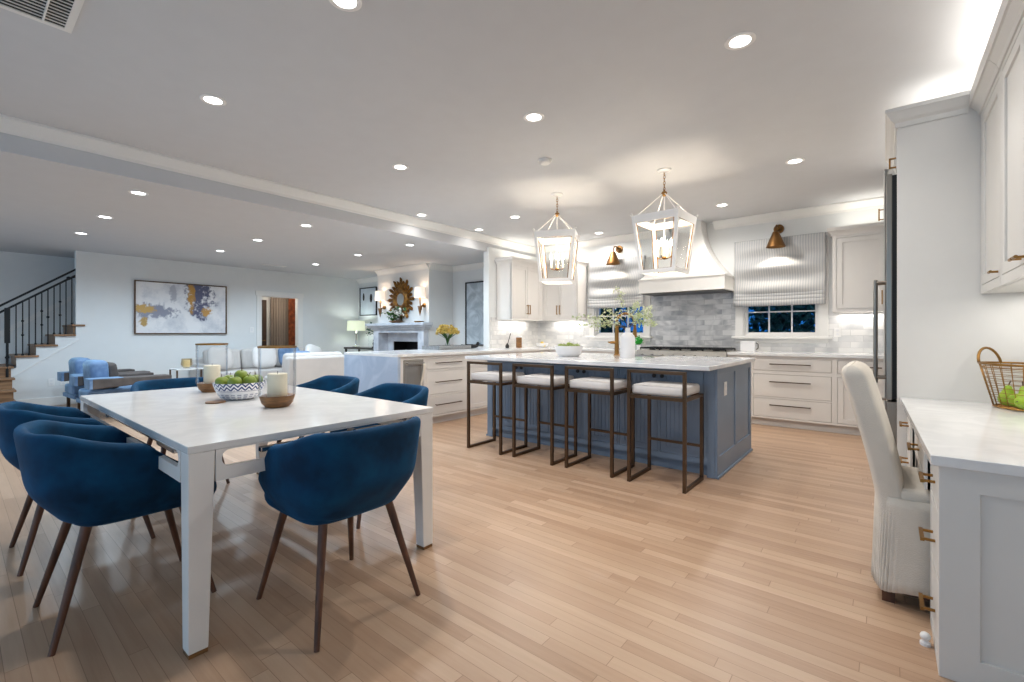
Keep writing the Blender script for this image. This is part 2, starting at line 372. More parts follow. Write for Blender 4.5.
# living room: wall with the painting, door opening, stair wall
DO = (4.24, 5.05, 0, 1.99)
struct('wall_living', MB().plates((1.32, YL + 0.1, 0, ZL), [DO], XP - 0.12, XP, 'x'), 'wall')
BY, BX0, BX1 = 5.96, -8.68, -6.97
struct('wall_living_back', MB().box(-10.57, XBEAM - 0.0, YL, YL + 0.12, 0, ZL), 'wall')
FB = (-8.52, -7.14, 0.0, 1.22)
struct('wall_fireplace', MB().plates((BX0, BX1, 0, ZL), [FB], BY, BY + 0.1).box(BX0, BX0 + 0.1, BY + 0.1, YL, 0, ZL).box(BX1 - 0.1, BX1, BY + 0.1, YL, 0, ZL), 'wall')
crown([(XP, YL), (BX0, YL), (BX0, BY), (BX1, BY), (BX1, YL), (XBEAM, YL)], -1, 'trim_4', ZL)
struct('baseboard_living', MB().box(XP, XP + 0.018, 1.32, 4.13, 0, 0.14).box(XP, XP + 0.018, 5.16, YL, 0, 0.14).box(XP, XP + 0.014, 0.62, 1.32, 0, 0.14), 'trim', bevel=0.004)
# door opening, hall
dr = sempty('door_1', (XP, 4.645, 0))
struct('casing', MB().box(0, 0.025, -0.50, -0.405, 0, 2.085).box(0, 0.025, 0.405, 0.50, 0, 2.085).box(0, 0.028, -0.52, 0.52, 1.99, 2.09), 'trim', dr, bevel=0.004)
struct('jamb', MB().box(-0.12, 0, -0.405, -0.39, 0, 1.99).box(-0.12, 0, 0.39, 0.405, 0, 1.99).box(-0.12, 0, -0.39, 0.39, 1.975, 1.99), 'trim', dr)
d2 = sempty('door_2', (-11.9, 4.70, 0))
lf = struct('door_leaf', MB().plates((-0.36, 0.24, 0.01, 2.0), [(-0.28, 0.16, 0.2, 0.9), (-0.28, 0.16, 1.05, 1.85)], 0.0, 0.045, 'x').box(0.0, 0.03, -0.28, 0.16, 0.2, 1.85), 'brown', d2, bevel=0.003)
struct('door_handle', MB().cyl((0.045, 0.19, 1.0), (0.09, 0.19, 1.0), 0.012).cyl((0.09, 0.19, 1.0), (0.09, 0.09, 1.0), 0.009), 'brass', lf)
struct('wall_hall', MB().box(-12.0, -11.9, 3.2, 6.2, 0, 2.3).box(-12.0, XP - 0.12, 6.2, 6.3, 0, 2.3).box(-12.0, XP - 0.12, 3.1, 3.2, 0, 2.3).box(-12.0, XP - 0.12, 3.1, 6.3, 2.3, 2.4), 'wall')
tag(obj('hall_curtain', MB().grid(lambda u, v: (-11.68 + 0.03 * math.sin(u * 40), 4.96 + u * 0.44, 0.02 + v * 2.1), 60, 4), 'curtain', smooth=True, solid=0.006), 'taupe floor length curtain hanging in the hall beyond the doorway', 'curtain')
t = thing('wood_screen', 'rust brown carved wooden panel standing at right in the doorway beyond', 'panel', (-11.60, 5.38, 0))
obj('frame', MB().plates((-0.02, 0.30, 0, 2.05), [(0.03, 0.25, 0.1, 1.95)], -0.02, 0.02, 'x'), 'rust', t, bevel=0.004)
obj('panel', MB().box(-0.01, 0.01, 0.03, 0.25, 0.1, 1.95), 'rust', t)

light('hall_fill', 'POINT', (-11.0, 4.75, 2.15), 9, WARM, size=0.12)  # unseen fill light, added to brighten the hall beyond the doorway
# stairs along the living wall
RISE, RUN = 0.165, 0.215
YN = {k: 1.27 - (8 - k) * RUN for k in range(5, 13)}
poly = [(0.45, 0), (1.32, 0), (1.32, 7 * RISE - 0.03)]
for k in (6, 5): poly += [(YN[k + 1] + 0.02, (k + 1) * RISE - 0.03), (YN[k + 1] + 0.02, k * RISE - 0.03)]
poly += [(YN[5] + 0.02, 5 * RISE - 0.03), (YN[5] + 0.02, 4 * RISE - 0.03), (0.45, 4 * RISE - 0.03)]
struct('wall_stair_side', MB().prism(poly, XP - 0.02, XP, 'x'), 'wall')
struct('wall_stair_back', MB().box(-11.6, -11.5, -3, 3.1, 0, ZL), 'wall')
struct('trim_6', MB().prism([(0.62, 0.50), (1.36, 1.06), (1.36, 1.075), (0.62, 0.515)], XP, XP + 0.012, 'x').prism([(-0.6, 0.25), (1.6, 1.93), (1.6, 2.03), (-0.6, 0.35)], -11.5, -11.485, 'x'), 'trim')
st = thing('staircase', 'oak staircase with white stringer rising along the far left wall', 'stairs', (XP, 0.6, 0))
for k in range(1, 11):
    z = k * RISE
    if k >= 5:
        y0 = YN[k] - 0.6; ye = y0 + RUN + 0.05; lim = 0.719
        xo = 0.035 if k <= 8 else -0.125
        tb_ = MB()
        if ye <= lim or k > 8: tb_.box(-1.04, xo, y0, ye, z - 0.03, z)
        else:
            tb_.box(-1.04, -0.125, y0, ye, z - 0.03, z).box(0.001, xo, y0, min(ye, y0 + 0.16 if k == 8 else ye), z - 0.03, z)
            if y0 < lim: tb_.box(-0.125, 0.001, y0, lim, z - 0.03, z)
        obj('tread', tb_, 'oak', st, bevel=0.006)
        obj('riser', MB().box(-1.04, -0.021 if k <= 7 else -0.13, y0 + 0.025, y0 + 0.045, z - RISE, z - 0.03) if k != 8 else MB().box(-1.04, -0.021, y0 + 0.022, y0 + 0.040, z - RISE, z - 0.03), 'oak', st)
    else:
        y0 = 0.02; xo = 0.035 + (4 - k) * 0.22
        obj('tread', MB().box(-1.04, xo, -0.75, y0, z - 0.03, z), 'oak', st, bevel=0.006)
        obj('riser', MB().box(xo - 0.05, xo - 0.03, -0.75, y0 - 0.03, z - RISE, z - 0.03).box(-0.9, xo - 0.05, y0 - 0.05, y0 - 0.03, z - RISE, z - 0.03), 'oak', st)
zr = lambda y: 1.63 + 0.767 * (y - 0.53)
rl = thing('stair_railing', 'black iron stair railing with knuckled balusters climbing the oak stairs', 'railing', (XP - 0.0, 0.0, 0))
def rail_bar(dz, wd): return MB().bar((-0.045, 0.30, zr(0.30) + dz), (-0.045, 1.36, zr(1.36) + dz), wd, 0.03)
obj('handrail', rail_bar(0, 0.05), 'black', rl, bevel=0.008); obj('lower_rail', rail_bar(-0.10, 0.02), 'black', rl)
obj('newel_post', MB().box(-0.01, 0.05, 0.52, 0.58, 1.02, 1.56).cyl((0.02, 0.55, 3 * RISE), (0.02, 0.55, 1.05), 0.016).ball((0.02, 0.55, 0.80), 0.026), 'black', rl, bevel=0.004)
obj('bracket', MB().ball((-0.045, 1.24, zr(1.24) - 0.09), 0.03).cyl((-0.045, 1.24, zr(1.24) - 0.09), (-0.045, 1.36, zr(1.24) - 0.05), 0.012), 'black', rl)
ys = [0.645 + 0.07 * i for i in range(10)]
for i, y in enumerate(ys):
    k = max([kk for kk in range(5, 9) if YN[kk] <= y + 0.012] + [4])
    zb = k * RISE; zt = zr(y) - 0.11
    mb = MB().cyl((-0.03, y, zb), (-0.03, y, zt), 0.008, n=8)
    zm = (zb + zt) / 2
    if i % 3 == 1: mb.ball((-0.03, y, zm - 0.1), 0.018, 8, 6).ball((-0.03, y, zm + 0.12), 0.018, 8, 6)
    if i % 3 == 2 and i % 2: mb.ball((-0.03, y, zm), 0.02, 8, 6)
    mb.lathe([(0.016, 0), (0.016, 0.015), (0.009, 0.03)], (-0.03, y, zb), 8)
    obj('baluster', mb, 'black', rl)

# kitchen windows
def window(n, R):
    x0, x1, z0, z1 = R
    o = sempty('window_%d' % n, ((x0 + x1) / 2, YB, 0)); hw = (x1 - x0) / 2
    struct('casing', MB().plates((-hw - 0.10, hw + 0.10, z0 - 0.01, z1 + 0.1), [(-hw, hw, z0 - 0.02, z1)], -0.03, 0.0), 'trim', o, bevel=0.004)
    struct('sill', MB().box(-hw - 0.14, hw + 0.14, -0.09, 0.0, z0 - 0.035, z0 - 0.005).box(-hw - 0.1, hw + 0.1, -0.025, 0, z0 - 0.09, z0 - 0.035), 'trim', o, bevel=0.004)
    struct('jamb', MB().plates((-hw, hw, z0, z1), [(-hw + 0.02, hw - 0.02, z0 + 0.02, z1 - 0.02)], 0.0, 0.16), 'trim', o)
    s = struct('sash', MB().plates((-hw + 0.02, hw - 0.02, z0 + 0.02, z1 - 0.02), [(-hw + 0.04 + i * ((2 * hw - 0.08) / 3) + 0.008, -hw + 0.04 + (i + 1) * ((2 * hw - 0.08) / 3) - 0.008, z0 + 0.045 + j * 0.29 + 0.008, z0 + 0.045 + (j + 1) * 0.29 - 0.008) for i in range(3) for j in range(4)], 0.05, 0.085), 'trim', o)
    struct('glass', MB().box(-hw + 0.03, hw - 0.03, 0.065, 0.07, z0 + 0.03, z1 - 0.03), 'pane', s)
window(1, W1); window(2, W2)
def shrub(name, label, c, size, n, seed):
    rnd = random.Random(seed); mb = MB()
    for _ in range(n):
        p = Vector((rnd.gauss(0, 0.4), rnd.gauss(0, 0.3), rnd.uniform(-1, 1)))
        p = Vector((c[0] + p.x * size[0], c[1] + p.y * size[1], max(0.05, c[2] + p.z * size[2])))
        a = Vector((rnd.uniform(-1, 1), rnd.uniform(-1, 1), rnd.uniform(-1, 1))).normalized(); b = a.orthogonal().normalized(); s = rnd.uniform(0.05, 0.1)
        mb.add([p - a * s, p + b * s * 0.4, p + a * s, p - b * s * 0.4], [(0, 1, 2, 3)])
    t = thing(name, label, 'shrub', (c[0], c[1], 0))
    for v in range(len(mb.v)): mb.v[v] = (mb.v[v][0] - c[0], mb.v[v][1] - c[1], mb.v[v][2])
    obj('foliage', mb, 'hedge', t)
    obj('trunk', MB().tube([(0, 0, -0.1), (0.05, 0, 0.7), (-0.03, 0.02, 1.4)], [0.05, 0.04, 0.02]), 'stem', t)
shrub('garden_shrub', 'dark evergreen shrub outside the window right of the range hood', (-1.15, 8.6, 1.2), (1.1, 0.6, 1.2), 5200, 1)
shrub('garden_shrub', 'dark shrub outside the window left of the range hood', (-4.75, 8.6, 1.2), (0.78, 0.5, 1.2), 3600, 2)
struct('ground', MB().box(-8, 4, 7.3, 12, -0.15, -0.05), 'hedge')

# ------------------------------------------------------------------ cabinets (local frame: front faces -Y, x along the width)
def pull(mb, x0, x1, z, y=0.0, r=0.006, out=0.035):
    for x in (x0 + 0.01, x1 - 0.01): mb.cyl((x, y, z), (x, y - out, z), r * 0.9, n=8)
    mb.bar((x0, y - out, z), (x1, y - out, z), r * 2)
    return mb
def vpull(mb, x, z0, z1, y=0.0, r=0.006, out=0.035):
    for z in (z0 + 0.01, z1 - 0.01): mb.cyl((x, y, z), (x, y - out, z), r * 0.9, n=8)
    return mb.bar((x, y - out, z0), (x, y - out, z1), r * 2)
def shaker(x0, x1, z0, z1, fr=0.055, rec=0.010, th=0.02, y=0.0):
    return MB().plates((x0, x1, z0, z1), [(x0 + fr, x1 - fr, z0 + fr, z1 - fr)], y, y + th).box(x0 + fr - 0.001, x1 - fr + 0.001, y + rec, y + th, z0 + fr - 0.001, z1 - fr + 0.001)
def cabinet(name, label, cat, loc, rz, wd, dp, z0, z1, fronts, m='cab', toe=0.1, handle='pull', top=None, group=None, toedepth=0.07, ends=(1, 1)):
    t = thing(name, label, cat, loc, rz, group)
    g = 0.004
    holes = [(f[1] - g, f[2] + g, f[3] - g, f[4] + g) for f in fronts]
    b = MB().plates((0, wd, z0 + toe, z1), holes, 0, 0.02).box(0, wd, 0.024, dp, z0 + toe, z1)
    b.box(0, 0.02, 0.01, 0.03, z0 + toe, z1).box(wd - 0.02, wd, 0.01, 0.03, z0 + toe, z1)
    obj('body', b, m, t)
    if toe: obj('toe_kick', MB().box(0.0, wd, toedepth, dp, z0, z0 + toe), m, t)
    for f in fronts:
        kind, a0, a1, b0, b1 = f[:5]; h = f[5] if len(f) > 5 else None
        if kind == 'door': o = obj('door', shaker(a0, a1, b0, b1), m, t, bevel=0.002)
        elif kind == 'bdoor':
            mb = shaker(a0, a1, b0, b1, rec=0.008); q = a0 + 0.055
            while q < a1 - 0.07: mb.box(q + 0.004, q + 0.036, 0.005, 0.015, b0 + 0.055, b1 - 0.055); q += 0.04
            o = obj('door', mb, m, t)
        else: o = obj('drawer', MB().box(a0, a1, 0.001, 0.02, b0, b1), m, t, bevel=0.003)
        if h:
            hm = MB()
            if h[0] == 'h': pull(hm, h[1], h[2], h[3])
            elif h[0] == 'v': vpull(hm, h[1], h[2], h[3])
            elif h[0] == 'k': hm.cyl((h[1], 0, h[2]), (h[1], -0.025, h[2]), 0.006, n=8).cyl((h[1], -0.025, h[2]), (h[1], -0.032, h[2]), 0.016, n=12)
            elif h[0] == 't': hm.cyl((h[1], 0, h[2]), (h[1], -0.028, h[2]), 0.006, n=8).cyl((h[1] - 0.025, -0.03, h[2]), (h[1] + 0.025, -0.03, h[2]), 0.007, n=8)
            obj('knob' if h[0] in 'kt' else 'pull', hm, handle, o)
    if top:   # crown on top: (height)
        mb = MB(); prof = [(0, 0), (0.008, 0), (0.014, 0.02), (0.04, 0.055), (0.05, 0.055), (0.05, top), (0, top)]
        for i in range(len(prof) - 1):
            (u0, v0), (u1, v1) = prof[i], prof[i + 1]
            e0, e1 = ends; mb.add([(-u0 * e0, -u0, z1 + v0), (wd + u0 * e1, -u0, z1 + v0), (wd + u0 * e1, dp, z1 + v0), (-u0 * e0, dp, z1 + v0), (-u1 * e0, -u1, z1 + v1), (wd + u1 * e1, -u1, z1 + v1), (wd + u1 * e1, dp, z1 + v1), (-u1 * e0, dp, z1 + v1)],
                   [(0, 1, 5, 4), (1, 2, 6, 5), (2, 3, 7, 6), (3, 0, 4, 7)])
        obj('crown', mb, m, t)
    return t
R90 = PI / 2
ZB = 0.885
def dr3(w_, a=0.03, hw=None, rows=((0.71, 0.848), (0.39, 0.68), (0.126, 0.36))):
    c = w_ / 2; hw = hw or w_ * 0.27
    return [('drawer', a, w_ - a, r0, r1, ('h', c - hw, c + hw, (r0 + r1) / 2 + 0.01)) for r0, r1 in rows]
# back wall base run (faces -Y), front plane y=6.50
cabinet('drawer_cabinet', 'white three-drawer base cabinet under the window right of the range', 'cabinet', (-1.36, 6.50, 0), 0, 0.90, 0.59, 0, ZB,
        [('drawer', 0.05, 0.87, 0.706, 0.85, ('h', 0.235, 0.67, 0.785)), ('drawer', 0.05, 0.87, 0.378, 0.655, ('h', 0.235, 0.67, 0.565)), ('drawer', 0.05, 0.87, 0.125, 0.35, ('h', 0.235, 0.67, 0.275))], handle='bronze')
cabinet('base_cabinet', 'white base cabinet with drawer over door beside the refrigerator', 'cabinet', (-0.46, 6.50, 0), 0, 0.75, 0.59, 0, ZB,
        [('drawer', 0.03, 0.60, 0.706, 0.85, ('h', 0.2, 0.43, 0.785)), ('door', 0.03, 0.60, 0.125, 0.655, ('v', 0.57, 0.5, 0.6))], handle='bronze')
cabinet('base_cabinet', 'narrow white base cabinet between range and three-drawer cabinet', 'cabinet', (-1.62, 6.50, 0), 0, 0.255, 0.59, 0, ZB, [('door', 0.03, 0.225, 0.125, 0.85, ('v', 0.05, 0.6, 0.74))], handle='bronze')
cabinet('sink_cabinet', 'white base cabinet under the window left of the range', 'cabinet', (-4.52, 6.50, 0), 0, 1.63, 0.59, 0, ZB,
        [('door', 0.03 + i * 0.40, 0.40 + i * 0.40, 0.125, 0.85, ('v', 0.36 + i * 0.40 if i % 2 == 0 else 0.07 + i * 0.40, 0.6, 0.74)) for i in range(4)], handle='bronze')
# left wall base run and peninsula (faces +X), front plane x=-4.47
XF = -4.47
cabinet('drawer_cabinet', 'white three-drawer peninsula cabinet beside the built-in wine cooler', 'cabinet', (XF, 3.76, 0), R90, 0.77, 0.62, 0, ZB, dr3(0.77, 0.03, 0.225), handle='bronze')
cabinet('base_cabinet', 'white peninsula base cabinet with drawer over door behind the first bar stool', 'cabinet', (XF, 4.53, 0), R90, 1.07, 0.62, 0, ZB,
        [('drawer', 0.03, 1.04, 0.71, 0.85, ('h', 0.35, 0.72, 0.785)), ('door', 0.03, 0.53, 0.125, 0.68, ('v', 0.50, 0.5, 0.63)), ('door', 0.537, 1.04, 0.125, 0.68, ('v', 0.567, 0.5, 0.63))], handle='bronze')
cabinet('base_cabinet', 'white base cabinet under the double-door wall cabinet by the corner', 'cabinet', (XF, 5.60, 0), R90, 0.88, 0.62, 0, ZB,
        [('door', 0.03, 0.435, 0.125, 0.85, ('v', 0.405, 0.6, 0.74)), ('door', 0.442, 0.85, 0.125, 0.85, ('v', 0.472, 0.6, 0.74))], handle='bronze')
wc = thing('wine_cooler', 'stainless built-in beverage cooler at the end of the white peninsula', 'wine cooler', (XF, 3.38, 0), R90)
obj('cabinet_surround', MB().plates((-0.01, 0.38, 0.0, ZB), [(0.045, 0.35, 0.09, 0.845)], 0, 0.03).box(-0.01, 0.04, 0.03, 0.62, 0, ZB).box(0.355, 0.38, 0.03, 0.62, 0, ZB), 'cab', wc)
d = obj('door', MB().plates((0.05, 0.345, 0.095, 0.84), [(0.085, 0.31, 0.14, 0.78)], -0.01, 0.03), 'steel', wc, bevel=0.003)
obj('door_panel', MB().box(0.085, 0.31, 0.0, 0.03, 0.14, 0.78), 'steel', d)
obj('handle', pull(MB(), 0.07, 0.325, 0.805, -0.01, 0.008, 0.035), 'steel', d)
tag(obj('hand_towel', MB().grid(lambda u, v: (XF + 0.049 + 0.004 * math.sin(v * 8), 3.38 + 0.31 + 0.028 * u - 0.075 * v ** 1.6, 0.80 - v * 0.36), 5, 14), 'linen', smooth=True, solid=0.006), 'narrow white cloth hanging from the cooler handle at its right end', 'towel')
# peninsula back panel
tag(obj('peninsula_back_panel', MB().box(-5.20, -5.10, 3.38, 5.62, 0.0, ZB), 'cab', bevel=0.004), 'white back panel closing the living room side of the peninsula', 'panel')
# worktops
def slab(mb, x0, x1, y0, y1, z0=ZB, z1=0.92): return mb.box(x0, x1, y0, y1, z0, z1)
cp = thing('peninsula_countertop', 'marble peninsula worktop folding down as waterfall end by the sofa', 'countertop', (-5.0, 3.32, 0))
obj('worktop', MB().prism([(-5.60, 3.32), (-4.44, 3.32), (-4.44, 6.47), (-2.885, 6.47), (-2.885, 7.088), (-5.138, 7.088), (-5.138, 5.69), (-5.60, 5.69)], ZB, 0.92, 'z'), 'quartz', None, bevel=0.003)
o = bpy.data.objects['worktop']; o.parent = cp; o.location = (5.0, -3.32, 0)
obj('waterfall_panel', MB().box(-0.60, 0.56, 0.0, 0.04, 0, ZB), 'water_shaded', cp, bevel=0.002)
tag(obj('back_countertop', slab(MB(), -1.62, 0.03, 6.47, 7.088).box(0.03, 0.3, 6.47, 7.088, ZB, 0.92), 'quartz', bevel=0.003), 'white worktop along back wall right of the range', 'countertop')
# range
rg = thing('range', 'stainless gas range with black grates under the white hood', 'stove', (-2.25, 6.46, 0))
obj('body', MB().box(-0.625, 0.625, 0.03, 0.62, 0.10, 0.90).box(-0.62, 0.62, 0.1, 0.62, 0, 0.1), 'steel', rg, bevel=0.004)
obj('control_panel', MB().prism([(-0.02, 0.80), (0.03, 0.78), (0.03, 0.915), (0.0, 0.915)], -0.625, 0.625, 'x'), 'steel', rg)
for i in range(8): obj('burner_knob', MB().cyl((-0.53 + i * 0.151, -0.005, 0.85), (-0.53 + i * 0.151, -0.05, 0.846), 0.022, 0.018), 'steeldark', rg)
obj('oven_door', MB().box(-0.61, 0.20, 0.005, 0.03, 0.16, 0.75), 'steel', rg, bevel=0.004); obj('oven_door', MB().box(0.22, 0.61, 0.005, 0.03, 0.16, 0.75), 'steel', rg, bevel=0.004)
obj('oven_handle', pull(MB(), -0.55, 0.14, 0.70, 0.0, 0.011, 0.06), 'steel', rg); obj('oven_handle', pull(MB(), 0.27, 0.56, 0.70, 0.0, 0.011, 0.06), 'steel', rg)
obj('cooktop', MB().box(-0.625, 0.625, 0.0, 0.62, 0.90, 0.925), 'steel', rg, bevel=0.003)
for i in range(4):
    mb = MB(); x0 = -0.60 + i * 0.302
    for y in (0.08, 0.22, 0.34, 0.46, 0.57): mb.bar((x0, y, 0.955), (x0 + 0.29, y, 0.955), 0.014, 0.02)
    for x in (x0, x0 + 0.09, x0 + 0.145, x0 + 0.20, x0 + 0.29): mb.bar((x, 0.08, 0.953), (x, 0.57, 0.953), 0.014, 0.02)
    for x in (x0, x0 + 0.29):
        for y in (0.08, 0.57): mb.bar((x, y, 0.925), (x, y, 0.95), 0.014)
    obj('grate', mb, 'black', rg)
    for y in (0.18, 0.44): obj('burner', MB().lathe([(0.045, 0.925), (0.045, 0.935), (0.03, 0.942), (0.0, 0.942)], (x0 + 0.145, y, 0), 16), 'black', rg)
# hood
hd = thing('range_hood', 'white plaster range hood with curved flare above the stove', 'range hood', (-2.27, 7.10, 0))
def hood(u, v):
    # v 0 bottom..1 top ; u around three sides
    z = 1.97 + v * (ZK - 1.97); k = (1 - v) ** 2.1
    hw = 0.21 + 0.385 * k; dp = 0.27 + 0.28 * k
    if u < 1 / 3: return (-hw, -dp * (u * 3), z)
    if u < 2 / 3: return (-hw + 2 * hw * (u * 3 - 1), -dp, z)
    return (hw, -dp * (3 - u * 3), z)
mb = MB()
us = [0, 1 / 3 - 1e-9, 2 / 3 - 1e-9, 1]
vs = [(hood(u, j / 20)) for j in range(21) for u in (0.0, 0.33333, 0.66666, 1.0)]
mb.add(vs, [(j * 4 + i, j * 4 + i + 1, j * 4 + 4 + i + 1, j * 4 + 4 + i) for j in range(20) for i in range(3)])
obj('flare', mb, 'trim', hd, smooth='auto')
obj('skirt', MB().box(-0.605, 0.605, -0.555, -0.02, 1.775, 1.95).box(-0.615, 0.615, -0.565, -0.02, 1.95, 1.975).box(-0.612, 0.612, -0.562, -0.02, 1.765, 1.785), 'trim', hd, bevel=0.004)
obj('filter', MB().box(-0.58, 0.58, -0.53, -0.03, 1.755, 1.768), 'steeldark', hd)

# wall cabinets
ZU0, ZU1, ZUT = 1.40, 2.34, 0.10
cabinet('upper_cabinet', 'white double-door wall cabinet on the left kitchen wall', 'cabinet', (-4.80, 5.88, 0), R90, 0.87, 0.335, ZU0, ZU1,
        [('door', 0.04, 0.43, ZU0 + 0.04, ZU1 - 0.03, ('v', 0.405, 1.50, 1.66)), ('door', 0.437, 0.83, ZU0 + 0.04, ZU1 - 0.03, ('v', 0.465, 1.50, 1.66))], toe=0, top=ZUT, handle='brass', ends=(1, 0))
cabinet('upper_cabinet', 'white double-door wall cabinet left of the left window', 'cabinet', (-4.80, 6.75, 0), 0, 0.72, 0.33, ZU0, ZU1,
        [('door', 0.03, 0.355, ZU0 + 0.04, ZU1 - 0.03, ('v', 0.33, 1.50, 1.66)), ('door', 0.362, 0.69, ZU0 + 0.04, ZU1 - 0.03, ('v', 0.39, 1.50, 1.66))], toe=0, top=ZUT, handle='brass', ends=(0, 1))
cabinet('upper_cabinet', 'white wall cabinet right of the right window beside the refrigerator', 'cabinet', (-0.50, 6.75, 0), 0, 0.80, 0.33, ZU0 + 0.02, ZU1,
        [('door', 0.045, 0.50, ZU0 + 0.06, ZU1 - 0.03, ('v', 0.47, 1.50, 1.66))], toe=0, top=ZUT, handle='brass', ends=(1, 0))
# desk wall cabinets (face -X) front plane x=0.44
ZD1 = 2.47
cabinet('upper_cabinet', 'single-door grey-white wall cabinet above the desk against the tall panel', 'cabinet', (0.44, 3.895, 0), -R90, 0.62, 0.405, ZU0, ZD1,
        [('door', 0.06, 0.585, ZU0 + 0.05, ZD1 - 0.03, ('t', 0.555, 1.475))], m='cabgrey', toe=0, top=0.13, handle='brass', ends=(0, 0))
cabinet('upper_cabinet', 'double-door grey-white wall cabinet above the desk at the right edge', 'cabinet', (0.44, 3.27, 0), -R90, 1.12, 0.405, ZU0, ZD1,
        [('door', 0.03, 0.47, ZU0 + 0.05, ZD1 - 0.03, ('t', 0.44, 1.475)), ('door', 0.476, 1.08, ZU0 + 0.05, ZD1 - 0.03, ('t', 0.51, 1.475))], m='cabgrey', toe=0, top=0.13, handle='brass', ends=(0, 1))
# refrigerator surround
fs = thing('refrigerator_surround', 'tall grey-white side panel and crown housing the refrigerator', 'cabinet', (0, 3.9, 0))
obj('side_panel', MB().box(0.058, 0.848, 0, 0.03, 0, 2.53), 'cabgrey', fs, bevel=0.002)
obj('side_panel', MB().box(0.058, 0.848, 0.97, 1.0, 0, 2.53), 'cabgrey', fs, bevel=0.002)
obj('body', MB().box(0.075, 0.848, 0.03, 0.97, 2.24, 2.53), 'cabgrey', fs)
for i in range(2):
    y0 = 0.035 + i * 0.4675
    mb = MB().plates((y0, y0 + 0.4625, 2.25, 2.51), [(y0 + 0.05, y0 + 0.41, 2.30, 2.46)], 0.055, 0.075, 'x').box(0.063, 0.075, y0 + 0.05, y0 + 0.41, 2.23, 2.46)
    dd = obj('door', mb, 'cabgrey', fs)
    yp = y0 + 0.42 if i == 0 else y0 + 0.04
    yp = y0 + 0.06 if i == 0 else y0 + 0.42
    obj('pull', MB().bar((0.055, yp, 2.275), (0.02, yp, 2.275), 0.010).bar((0.055, yp, 2.335), (0.02, yp, 2.335), 0.010).bar((0.022, yp, 2.27), (0.022, yp, 2.34), 0.010), 'brass', dd)
mb = MB(); prof = [(0, 2.50), (0.008, 2.50), (0.012, 2.53), (0.03, 2.545), (0.055, 2.59), (0.06, 2.59), (0.06, 2.615), (0, 2.615)]
for (u0, v0), (u1, v1) in zip(prof[:-1], prof[1:]):
    mb.add([(0.058 - u0, -u0, v0), (0.39, -u0, v0), (0.058 - u0, 1.0, v0), (0.058 - u1, -u1, v1), (0.39, -u1, v1), (0.058 - u1, 1.0, v1)], [(0, 1, 4, 3), (0, 3, 5, 2)])
obj('crown', mb, 'cabgrey', fs)
fr = thing('refrigerator', 'tall stainless refrigerator set between grey-white panels', 'refrigerator', (0, 3.94, 0))
obj('body', MB().box(0.07, 0.82, 0.0, 0.92, 0.05, 2.22), 'steeldark', fr)
obj('foot_grille', MB().box(0.05, 0.8, 0.0, 0.92, 0, 0.05), 'black', fr)
for i in range(2):
    y0 = 0.008 + i * 0.454
    dd = obj('door', MB().box(0.003, 0.034, y0, y0 + 0.448, 0.72, 2.225), 'fridge', fr, bevel=0.004)
    obj('gasket', MB().box(0.034, 0.07, y0 + 0.006, y0 + 0.442, 0.73, 2.215), 'black', dd)
    yh = 0.40 + i * 0.11
    obj('handle', MB().cyl((0.005, yh, 0.84), (-0.058, yh, 0.84), 0.011).cyl((0.005, yh, 1.54), (-0.058, yh, 1.54), 0.011).cyl((-0.058, yh, 0.80), (-0.058, yh, 1.56), 0.013), 'fridge', dd)
dd = obj('freezer_drawer', MB().box(0.003, 0.07, 0.008, 0.91, 0.07, 0.71), 'fridge', fr, bevel=0.006)
obj('handle', MB().cyl((-0.055, 0.1, 0.64), (-0.055, 0.82, 0.64), 0.013).cyl((0.005, 0.14, 0.64), (-0.055, 0.14, 0.64), 0.011).cyl((0.005, 0.78, 0.64), (-0.055, 0.78, 0.64), 0.011), 'fridge', dd)
pc = cabinet('pantry_cabinet', 'tall pantry cabinet just beyond the refrigerator', 'cabinet', (-0.012, 5.90, 0), -R90, 0.98, 0.80, 0, 2.53,
             [('door', 0.03, 0.95, 0.13, 1.95), ('door', 0.03, 0.95, 1.98, 2.49, ('v', 0.40, 2.22, 2.33))], m='cabgrey', handle='brass')

# desk (faces -X), counter edge x=0.10
XD = 0.125
def desk_fronts(w_, rows, hw): return [('drawer', 0.03, w_ - 0.03, a, b, ('h', w_ / 2 - hw, w_ / 2 + hw, h)) for a, b, h in rows]
tn = cabinet('desk_drawer_unit', 'white desk drawer pedestal nearest the camera with brass pulls', 'cabinet', (0.140, 2.50, 0), -R90, 0.36, 0.705, 0, 0.715,
             desk_fronts(0.36, ((0.545, 0.69, 0.62), (0.30, 0.52, 0.405), (0.04, 0.275, 0.15)), 0.06), m='cabgrey', toe=0.02, handle='brass', toedepth=0.0)
ep = obj('end_panel', MB().plates((0, 0.705, 0.0, 0.715), [(0.10, 0.61, 0.09, 0.635)], 0, 0.02).box(0.09, 0.62, 0.010, 0.02, 0.08, 0.645), 'cabgrey', tn, bevel=0.002)
o = ep; o.rotation_euler = (0, 0, R90); o.location = (0.38, 0, 0)
cabinet('desk_drawer_unit', 'white desk drawer pedestal standing against the tall panel', 'cabinet', (0.105, 3.89, 0), -R90, 0.56, 0.715, 0, 0.715,
        desk_fronts(0.56, ((0.545, 0.69, 0.62), (0.30, 0.52, 0.405), (0.04, 0.275, 0.15)), 0.07), m='cabgrey', toe=0.02, handle='brass', toedepth=0.0)
cabinet('pencil_drawer', 'shallow white desk drawer over the slipcovered chair', 'drawer', (0.122, 3.33, 0), -R90, 0.83, 0.60, 0.53, 0.715,
        [('drawer', 0.03, 0.80, 0.56, 0.69, ('h', 0.345, 0.485, 0.62))], m='cabgrey', toe=0, handle='brass')
